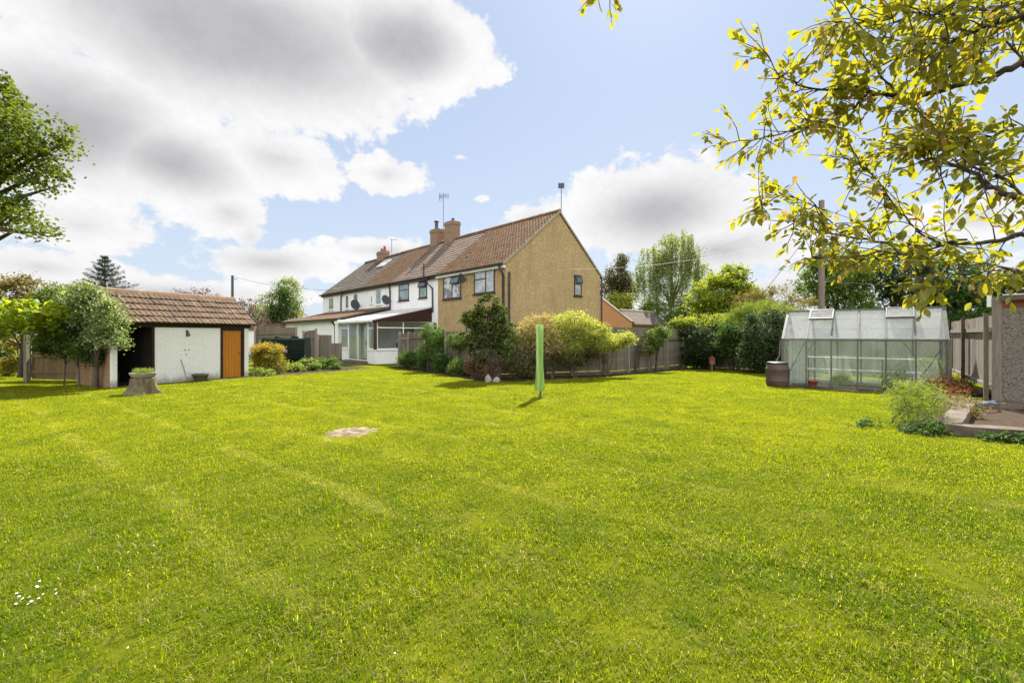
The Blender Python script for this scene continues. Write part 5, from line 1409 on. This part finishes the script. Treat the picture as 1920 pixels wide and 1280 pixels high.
tree('shrub', 'dark round bush in front of the hedge above the bird house', 'shrub', (9.2, 20.6), [E(1318, 640, 20.6, 24, 22, .5), E(1330, 655, 20.5, 22, 18, .45)], 120, 50, .19, .09, .06, LM['dark'], 'bark_dark', .05, 1.1, 14, part='foliage', stems=2)
tree('shrub', 'mid green large-leaved bush in the middle of the hedge', 'shrub', (9.95, 20.1), [E(1375, 628, 20, 30, 22, .6), E(1390, 650, 20, 30, 26, .6), E(1362, 650, 20, 20, 20, .5)], 160, 45, .21, .12, .085, LM['lush_shade'], 'bark_dark', .05, 1.0, 16, part='foliage', stems=4)
tree('hedge_shrub', 'tall dark evergreen hedge shrub beside the greenhouse', 'shrub', (10.9, 18.4), [E(1440, 615, 18.4, 46, 34, .8), E(1450, 655, 18.3, 52, 34, .8), E(1480, 610, 18.6, 28, 30, .7), E(1420, 660, 18.4, 40, 28, .7), E(1440, 680, 18.3, 55, 16, .6)], 300, 60, .22, .10, .055, LM['dark'], 'bark_dark', .06, 1.8, 18, part='foliage', stems=3)
tree('hedge_shrub', 'feathery light green shrub along the top of the hedge', 'shrub', (11.9, 20.6), [E(1430, 585, 20.6, 50, 22, .7), E(1390, 600, 20.8, 40, 22, .6), E(1470, 590, 20.2, 30, 24, .6)], 190, 55, .24, .12, .035, LM['weed'], 'bark_dark', .05, 2.0, 18, part='foliage', stems=3, up=.0)
tree('bush', 'bare-tipped pale bush between the maple and the utility pole', 'bush', (13.6, 25), [E(1410, 565, 25, 36, 16, .8), E(1450, 560, 25, 40, 20, .8), E(1500, 575, 25, 30, 20, .8)], 90, 50, .32, .13, .06, LM['goldbush'], 'bark_grey', .06, 2.4, 30, part='foliage', stems=4)
for i, (x, px0, w_, D, lab) in enumerate(((0, 1570, 70, 27, 'dark leafy tree just right of the utility pole'), (0, 1680, 80, 27.5, 'dense dark tree behind the greenhouse ridge'), (0, 1790, 80, 27, 'dense dark tree behind the right end of the greenhouse'), (0, 1900, 80, 28, 'dark tree behind the pebbledash shed'))):
    b = at(px0, 628, D); dy = (-38, -45, -20, 0)[i]
    tree('tree', lab, 'tree', (b.x, b.y), [E(px0, 545 + dy, D, w_ * .75, 42, 1.6), E(px0 - w_ * .45, 575 + dy, D, w_ * .6, 34, 1.4), E(px0 + w_ * .4, 580, D, w_ * .6, 34, 1.4), E(px0, 620, D - .4, w_, 36, 1.6)], 260, 55, .42, .17, .13, LM[('mid', 'dark', 'lush_shade', 'dark')[i]], 'bark_dark', .18, 3.5, 20)
# bird house at the foot of the hedge
b = (8.95, 20.05); z = gz(*b)
t = thing('bird_house', 'small orange-brown bird house on a stake under the hedge', 'bird house', (b[0], b[1], z))
bf = Fr(b[0], b[1], (1, 0), (0, 1), z)
M['nest'] = pmat('orange_wood', (.34, .17, .085), (.26, .13, .065), 6, .8)
mb = MB(); mb.box(bf, -.09, .09, -.09, .09, .30, .55); build('box', mb, M['nest'], t)
mb = MB(); mb.prism(bf, [(-.13, .54), (.13, .54), (0, .65)], -.12, .12); build('roof', mb, M['terracotta'], t)
mb = MB(); mb.tube([bf(0, -.094, .46), bf(0, -.088, .46)], .03, 12); build('entrance_hole', mb, M['interior_dark'], t)
mb = MB(); mb.box(bf, -.03, .03, -.03, .03, -.1, .30); build('stake', mb, M['pole_wood'], t)
# right utility pole and its wires
p = (15.2, 22, gz(15, 22))
t = thing('utility_pole', 'tall weathered wooden utility pole behind the greenhouse', 'pole', p)
mb = MB(); mb.tube([p, (p[0], p[1], 8.1)], [.15, .12], 12); build('shaft', mb, M['pole_wood'], t)
mb = MB(); mb.box(lambda a, b_, c: (p[0] + a, p[1] + b_, c), -.16, .16, -.2, -.13, 7.2, 7.6); build('fuse_box', mb, M['dark_metal'], t)
PT = Vector((p[0], p[1], 7.75))
wire('pale service wire from the right pole to the beige gable', PT - Vector((0, 0, 1.2)), H(-.12, 3.2, 5.2), .55, .007, 'wire_pale')
wire('thin upper wire from the right pole across the clouds to the gable corner', PT, H(-.3, 8.3, 5.2), .4, .005)
w_ = wire('slanting stay wire of the right pole', PT - Vector((0, 0, .5)), (12.0, 24.5, 1.5), .0, .012, name='stay_wire')
mb = MB(); q = Vector(PT - Vector((0, 0, .5))).lerp(Vector((12.0, 24.5, 1.5)), .40); mb.lathe(q, [(.03, -.1), (.07, -.04), (.07, .04), (.03, .1)], 10); build('insulator', mb, M['dark_metal'], w_)
wire('dark overhead wire leaving the right pole towards the right edge', PT, (42, 40, 9.5), .6, .014)
wire('low overhead wire over the pebbledash shed', PT - Vector((0, 0, 3.6)), (34, 26, 4.9), .4, .012)

# ------------------------------------------------------------------ greenhouse
ang = rad(40); GU = (math.cos(ang), -math.sin(ang)); GV = (math.sin(ang), math.cos(ang))
G0 = (8.22, 13.6); GL, GD, GE, GR = 3.6, 2.0, 1.37, 2.24
gz0 = gz(9.5, 13)
GF2 = Fr(G0[0], G0[1], GU, GV, gz0)
gr_ = thing('greenhouse', 'old aluminium greenhouse with dirty glass and two open roof vents', 'greenhouse', GF2(GL / 2, GD / 2, 0))
nb = 6; bw = GL / nb; tb = .028
rs = math.atan2(GR - GE, GD / 2)
mb = MB()
def bar(a, b, r=.016): mb.tube([GF2(*a), GF2(*b)], r, 4)
def sq(a0, a1, b0, b1, c0, c1): mb.box(GF2, a0, a1, b0, b1, c0, c1)
for i in range(nb + 1):
    x = i * bw
    w2 = .034 if i in (0, nb) else .019
    for b in (0, GD):
        sq(x - w2, x + w2, b - .018, b + .018, .0, GE - .02)
    RB = lambda a, b, c, x=x: GF2(a, b * math.cos(rs) - c * math.sin(rs), GE + b * math.sin(rs) + c * math.cos(rs))
    RB2 = lambda a, b, c, x=x: GF2(a, GD - b * math.cos(rs) + c * math.sin(rs), GE + b * math.sin(rs) + c * math.cos(rs))
    rl = GD / 2 / math.cos(rs)
    for R in (RB, RB2): mb.box(R, x - w2 * 1.1, x + w2 * 1.1, .02, rl - .02, -.012, .022)
sq(-.04, GL + .04, -.03, .025, GE - .02, GE + .025); sq(-.04, GL + .04, GD - .025, GD + .03, GE - .02, GE + .025)
sq(-.04, GL + .04, -.03, .03, -.05, .03); sq(-.04, GL + .04, GD - .03, GD + .03, -.05, .03)
for x in (0, GL): sq(x - .03, x + .03, .03, GD - .03, -.05, .03); sq(x - .02, x + .02, .02, GD - .02, GE - .03, GE + .01)
sq(-.05, GL + .05, GD / 2 - .035, GD / 2 + .035, GR - .03, GR + .035)
for (a, b) in (((.02, .03, .05), (.55, .03, GE - .1)), ((GL - .02, .03, GE - .05), (GL - .6, .03, .3)), ((GL - .02, GD - .03, .1), (GL - .8, GD - .03, GE - .1)), ((.02, GD - .03, .1), (.6, GD - .03, GE))): bar(a, b, .012)
for b in (.65, 1.3): 
    for x in (0, GL): sq(x - .012, x + .012, b - .012, b + .012, .03, GE + (GR - GE) * (b if b < 1 else GD - b) / 1.0 - .03)
build('frame', mb, M['alu'], gr_)
mb = MB()
for i in range(nb):
    for b in (-.004, GD - .004): mb.box(GF2, i * bw + .012, (i + 1) * bw - .012, b, b + .005, .03, GE - .02)
for x in (-.004, GL - .004): mb.prism_a(GF2, [(.02, .03), (GD - .02, .03), (GD - .02, GE), (GD / 2, GR - .03), (.02, GE)], x, x + .005)
build('wall_glass', mb, M['gh_wall'], gr_)
mb = MB(); lap = rl / 3
for i in range(nb):
    for k in range(3):
        z0_, z1_ = k * lap + .01, min((k + 1) * lap + .02, rl - .02)
        if i in (1, 4) and k == 2: continue
        dz = .002 * k
        mb.box(RB, i * bw + .012, (i + 1) * bw - .012, z0_, z1_, .004 + dz, .008 + dz)
        mb.box(RB2, i * bw + .012, (i + 1) * bw - .012, z0_, z1_, .004 + dz, .008 + dz)
build('roof_glass', mb, M['gh_roof'], gr_)
for i in (1, 4):
    hinge = Vector(GF2(0, GD / 2 - .03, GR + .02)); 
    ah = rs - rad(8); vl = .52
    VB = lambda a, b, c: GF2(a, GD / 2 - .03 - b * math.cos(ah) - c * math.sin(ah), GR + .03 - b * math.sin(ah) + c * math.cos(ah))
    mb = MB()
    mb.box(VB, i * bw + .0, (i + 1) * bw, 0, .03, 0, .025); mb.box(VB, i * bw, (i + 1) * bw, vl - .035, vl, -.035, .025)
    mb.box(VB, i * bw, i * bw + .025, .03, vl - .035, 0, .025); mb.box(VB, (i + 1) * bw - .025, (i + 1) * bw, .03, vl - .035, 0, .025)
    v = build('roof_vent', mb, M['alu'], gr_)
    mb = MB(); mb.box(VB, i * bw + .02, (i + 1) * bw - .02, .02, vl - .02, .008, .013); build('pane', mb, M['gh_roof'], v)
# right end plate, downpipe, base
mb = MB(); mb.tube([GF2(-.06, -.03, GE - .02), GF2(-.08, -.03, .9), GF2(-.18, -.05, .66)], .02, 6); build('downpipe', mb, M['alu'], gr_)
mb = MB(); mb.box(GF2, GL - .0, GL + .075, -.05, .02, .0, GE + .02); build('corner_board', mb, M['fence_pink'], gr_)
mb = MB(); mb.box(GF2, -.06, GL + .06, -.06, .06, -.15, -.04); mb.box(GF2, -.06, GL + .06, GD - .06, GD + .06, -.15, -.04); build('base_course', mb, M['concrete'], gr_)
# staging inside
t = thing('staging', 'slatted plant staging along the back inside the greenhouse', 'staging', GF2(1.8, 1.7, 0))
mb = MB()
for b in (1.45, 1.58, 1.71, 1.84): mb.box(GF2, .4, GL - .2, b, b + .09, .78, .80)
build('upper_shelf', mb, M['alu_white'], t)
mb = MB()
for b in (1.45, 1.6, 1.75): mb.box(GF2, .4, GL - .2, b, b + .09, .40, .42)
build('lower_shelf', mb, M['alu_white'], t)
for x in (.42, 1.35, 2.3, GL - .24):
    for b in (1.46, 1.90):
        mb = MB(); mb.box(GF2, x, x + .035, b, b + .035, 0, .78); build('leg', mb, M['alu'], t)
t = thing('panel', 'pale upright board inside the left bay of the greenhouse', 'board', GF2(.25, .5, 0))
mb = MB()
for k in range(5): mb.box(GF2, .08 + k * .1, .17 + k * .1, .50, .52, .03, 1.35)
build('boards', mb, M['alu_white'], t)
for i, (a, b, h_, lm, lab) in enumerate(((2.6, .55, .55, 'weed', 'pale weed growing inside the right half of the greenhouse'), (1.4, .6, .35, 'weed', 'short weed growing inside the left half of the greenhouse'), (3.35, 1.0, .95, 'vine', 'tall climbing plant inside the right end of the greenhouse'))):
    p = GF2(a, b, 0); tree('weed_plant', lab, 'weed', p[:2], [(p[0], p[1], h_ * .6, .25, .25, h_ * .5)], 30, 26, .13, .08, .03, LM[lm], 'bark_dark', .008, h_ * .7, 6, part='foliage', stems=2)
# water butt
c = Vector((7.85, 13.25, gz(7.85, 13.25)))
t = thing('water_butt', 'brown barrel water butt with a black lid beside the greenhouse', 'water butt', c)
mb = MB(); mb.lathe(c, [(.27, 0), (.285, .02), (.30, .12), (.302, .13), (.312, .14), (.312, .17), (.304, .18), (.318, .33), (.306, .47), (.314, .48), (.314, .51), (.304, .52), (.285, .62), (.27, .65)], 32); build('barrel', mb, M['butt'], t)
mb = MB(); mb.lathe(c + Vector((0, 0, .65)), [(.275, 0), (.285, .01), (.285, .045), (.25, .06), (.1, .065)], 32); build('lid', mb, M['black_plastic'], t)
p = at(1525, 722, 12.75); p = GF2(.78, -.22, 0)
mb = MB(); mb.lathe(p, [(.085, 0), (.11, .15), (.125, .15), (.125, .20), (.105, .20), (.10, .15)], 18)
tag(build('flower_pot', mb, M['terracotta'], loc=p), 'red terracotta pot on the ground in front of the greenhouse', 'pot')

# ------------------------------------------------------------------ right side: fence, pebbledash shed, slabs
fr_, FF = board_fence('pale weathered board fence between the greenhouse and the pebbledash shed', (13.9, 14.2), (10.08, 9.44), 1.92, bw=.13, gap=.012, mat='fence_pink', rails=(.42, 1.62), posts=3, pm='mossy_post', bottom=.40)
PFr = Fr(10.2, 9.5, (.681, -.733), (.74, .673), .10)
ps = thing('pebbledash_shed', 'grey pebbledash shed with a pinkish corner post at the right edge', 'shed', PFr(1.5, 1.2, 0))
mb = MB(); mb.box(PFr, .13, 4.0, 0, .12, 0, 2.12); mb.box(PFr, .02, .125, .12, 3, 0, 2.12); mb.box(PFr, 3.88, 4.0, .123, 3, 0, 2.12); build('wall', mb, M['dash_grey'], ps)
mb = MB(); mb.box(PFr, -.02, .128, -.03, .10, -.08, 2.2); build('corner_post', mb, M['fence_pink'], ps)
mb = MB(); mb.box(PFr, .13, 4.1, -.03, -.002, 1.98, 2.12); build('fascia', mb, M['terracotta'], ps)
mb = MB(); mb.prism_a(PFr, [(-.22, 2.12), (3.2, 2.35), (3.2, 2.45), (-.22, 2.22)], .13, 4.2); build('roof', mb, M['tile_grey'], ps)
mb = MB(); mb.box(PFr, -.09, -.025, -.04, .3, 2.0, 2.25); build('roof_end_board', mb, M['white_upvc'], ps)
mb = MB(); mb.box(PFr, -.05, 4.1, -.12, .10, -.14, -.002); build('plinth', mb, M['concrete'], ps)
# raised edging and slabs
def beam(label, a, b, w, z0, z1, mat='concrete', name='concrete_kerb', cat='kerb', group=None):
    d = Vector((b[0] - a[0], b[1] - a[1])); Lg = d.length; u = (d.x / Lg, d.y / Lg); F = Fr(a[0], a[1], u, (-u[1], u[0]), 0)
    mb = MB(); n = max(2, int(Lg / .25)); P = []
    for i in range(n + 1):
        x = Lg * i / n
        for (yy, zz) in ((0, z0), (w, z0), (w, z1), (0, z1)):
            P.append(F(x, yy + random.uniform(-.012, .012), zz + (random.uniform(-.012, .012) if zz == z1 else 0)))
    fs = [(0, 1, 2, 3), tuple(4 * n + k for k in (3, 2, 1, 0))]
    for i in range(n):
        for k in range(4): fs.append((4 * i + k, 4 * (i + 1) + k, 4 * (i + 1) + (k + 1) % 4, 4 * i + (k + 1) % 4))
    mb.add(P, fs)
    return tag(build(name, mb, M[mat], loc=(a[0], a[1], z0)), label, cat, group)
beam('front concrete kerb of the raised bed beneath the pebbledash shed', (6.50, 6.72), (9.2, 4.9), .24, -.05, .165)
beam('side concrete kerb of the raised bed running back past the tall weeds', (6.62, 6.95), (9.1, 9.15), -.26, -.05, .17)
def slabp(label, pts_, z0, z1):
    mb = MB(); mb.slab(pts_, z0, z1)
    return tag(build('paving_slab', mb, M['concrete'], loc=(pts_[0][0], pts_[0][1], z0)), label, 'slab', 'loose slabs by the pebbledash shed')
slabp('broad pale concrete slab inside the raised bed at the right edge', [(7.55, 6.45), (9.5, 5.2), (11.0, 6.4), (8.7, 7.5)], .02, .15)
slabp('concrete slab at the foot of the pebbledash shed', [(9.05, 9.2), (10.6, 8.9), (10.75, 9.3), (9.3, 9.65)], .0, .12)
tree('weed_plant', 'low weeds on the broken path below the corner post of the pebbledash shed', 'weed', (9.0, 9.0), [(8.9, 8.95, .14, .45, .3, .08), (9.6, 9.6, .12, .4, .3, .07), (8.2, 8.2, .16, .3, .3, .1)], 60, 26, .10, .06, .02, LM['goldbush'], 'bark_dark', .005, .12, 4, part='foliage', stems=2)
slabp('rough slab farther back along the shed path', [(9.4, 9.9), (10.1, 9.75), (10.4, 10.4), (9.8, 10.7)], .0, .10)
slabp('small broken slab nearest the greenhouse corner', [(10.0, 10.9), (10.8, 10.7), (11.2, 11.3), (10.5, 11.5)], .0, .08)
mb = MB()
for k in range(2): mb.tube([(8.95 + .1 * k, 8.65 - .04 * k, .17), (9.2, 8.68 + .04 * k, .18), (9.5, 8.8 + .04 * k, .19), (9.7, 9.0 + .03 * k, .17)], .011, 6)
tag(build('hose', mb, M['blue'], loc=(9.2, 8.7, .17)), 'short coil of blue hose lying by the pebbledash shed', 'hose')
b = at(1725, 800, 7.25)
tree('weed_clump', 'tall bright green weed clump spilling onto the lawn by the kerb', 'weeds', (6.5, 7.3), [(6.62, 7.4, .44, .34, .34, .34), (6.45, 7.25, .2, .36, .3, .18), (6.85, 7.5, .40, .30, .28, .34)], 150, 28, .14, .085, .010, LM['weed'], 'stalk_' if False else 'bark_dark', .006, .5, 10, part='foliage', stems=6, up=-.1)
tree('weed_clump', 'dark green low weeds at the foot of the bright clump', 'weeds', (6.35, 6.85), [(6.35, 6.85, .08, .42, .22, .10), (5.75, 7.3, .05, .25, .15, .06)], 45, 24, .1, .06, .03, LM['lush_shade'], 'bark_dark', .005, .1, 4, part='foliage', stems=2)
tree('weed_clump', 'trailing green weeds growing along the front of the kerb', 'weeds', (7.25, 6.15), [(7.25, 6.12, .10, .28, .14, .12), (7.7, 5.85, .06, .35, .12, .08), (6.9, 6.35, .05, .25, .1, .06)], 45, 24, .09, .06, .03, LM['lush_shade'], 'bark_dark', .005, .1, 4, part='foliage', stems=2)
tree('dry_fern', 'rusty red dried ferns under the pale fence', 'fern', (10.9, 11.2), [(10.6, 10.9, .28, .5, .35, .16), (11.2, 11.5, .26, .5, .4, .16), (10.2, 10.4, .2, .3, .3, .12)], 90, 34, .16, .10, .014, LM['red'], 'bark_dark', .008, .3, 8, part='foliage', stems=3, up=-.2)
tree('weed_plant', 'small green weed at the right corner of the greenhouse', 'weed', (10.95, 10.9), [(10.95, 10.9, .22, .18, .18, .2)], 26, 26, .1, .07, .03, LM['lush_shade'], 'bark_dark', .006, .2, 4, part='foliage', stems=2)
tree('weed_plant', 'low weed tuft against the front of the greenhouse', 'weed', GF2(2.55, -.16, 0)[:2], [(*GF2(2.55, -.16, .08), .22, .12, .1)], 24, 24, .08, .06, .022, LM['lush_shade'], 'bark_dark', .005, .1, 3, part='foliage', stems=2)
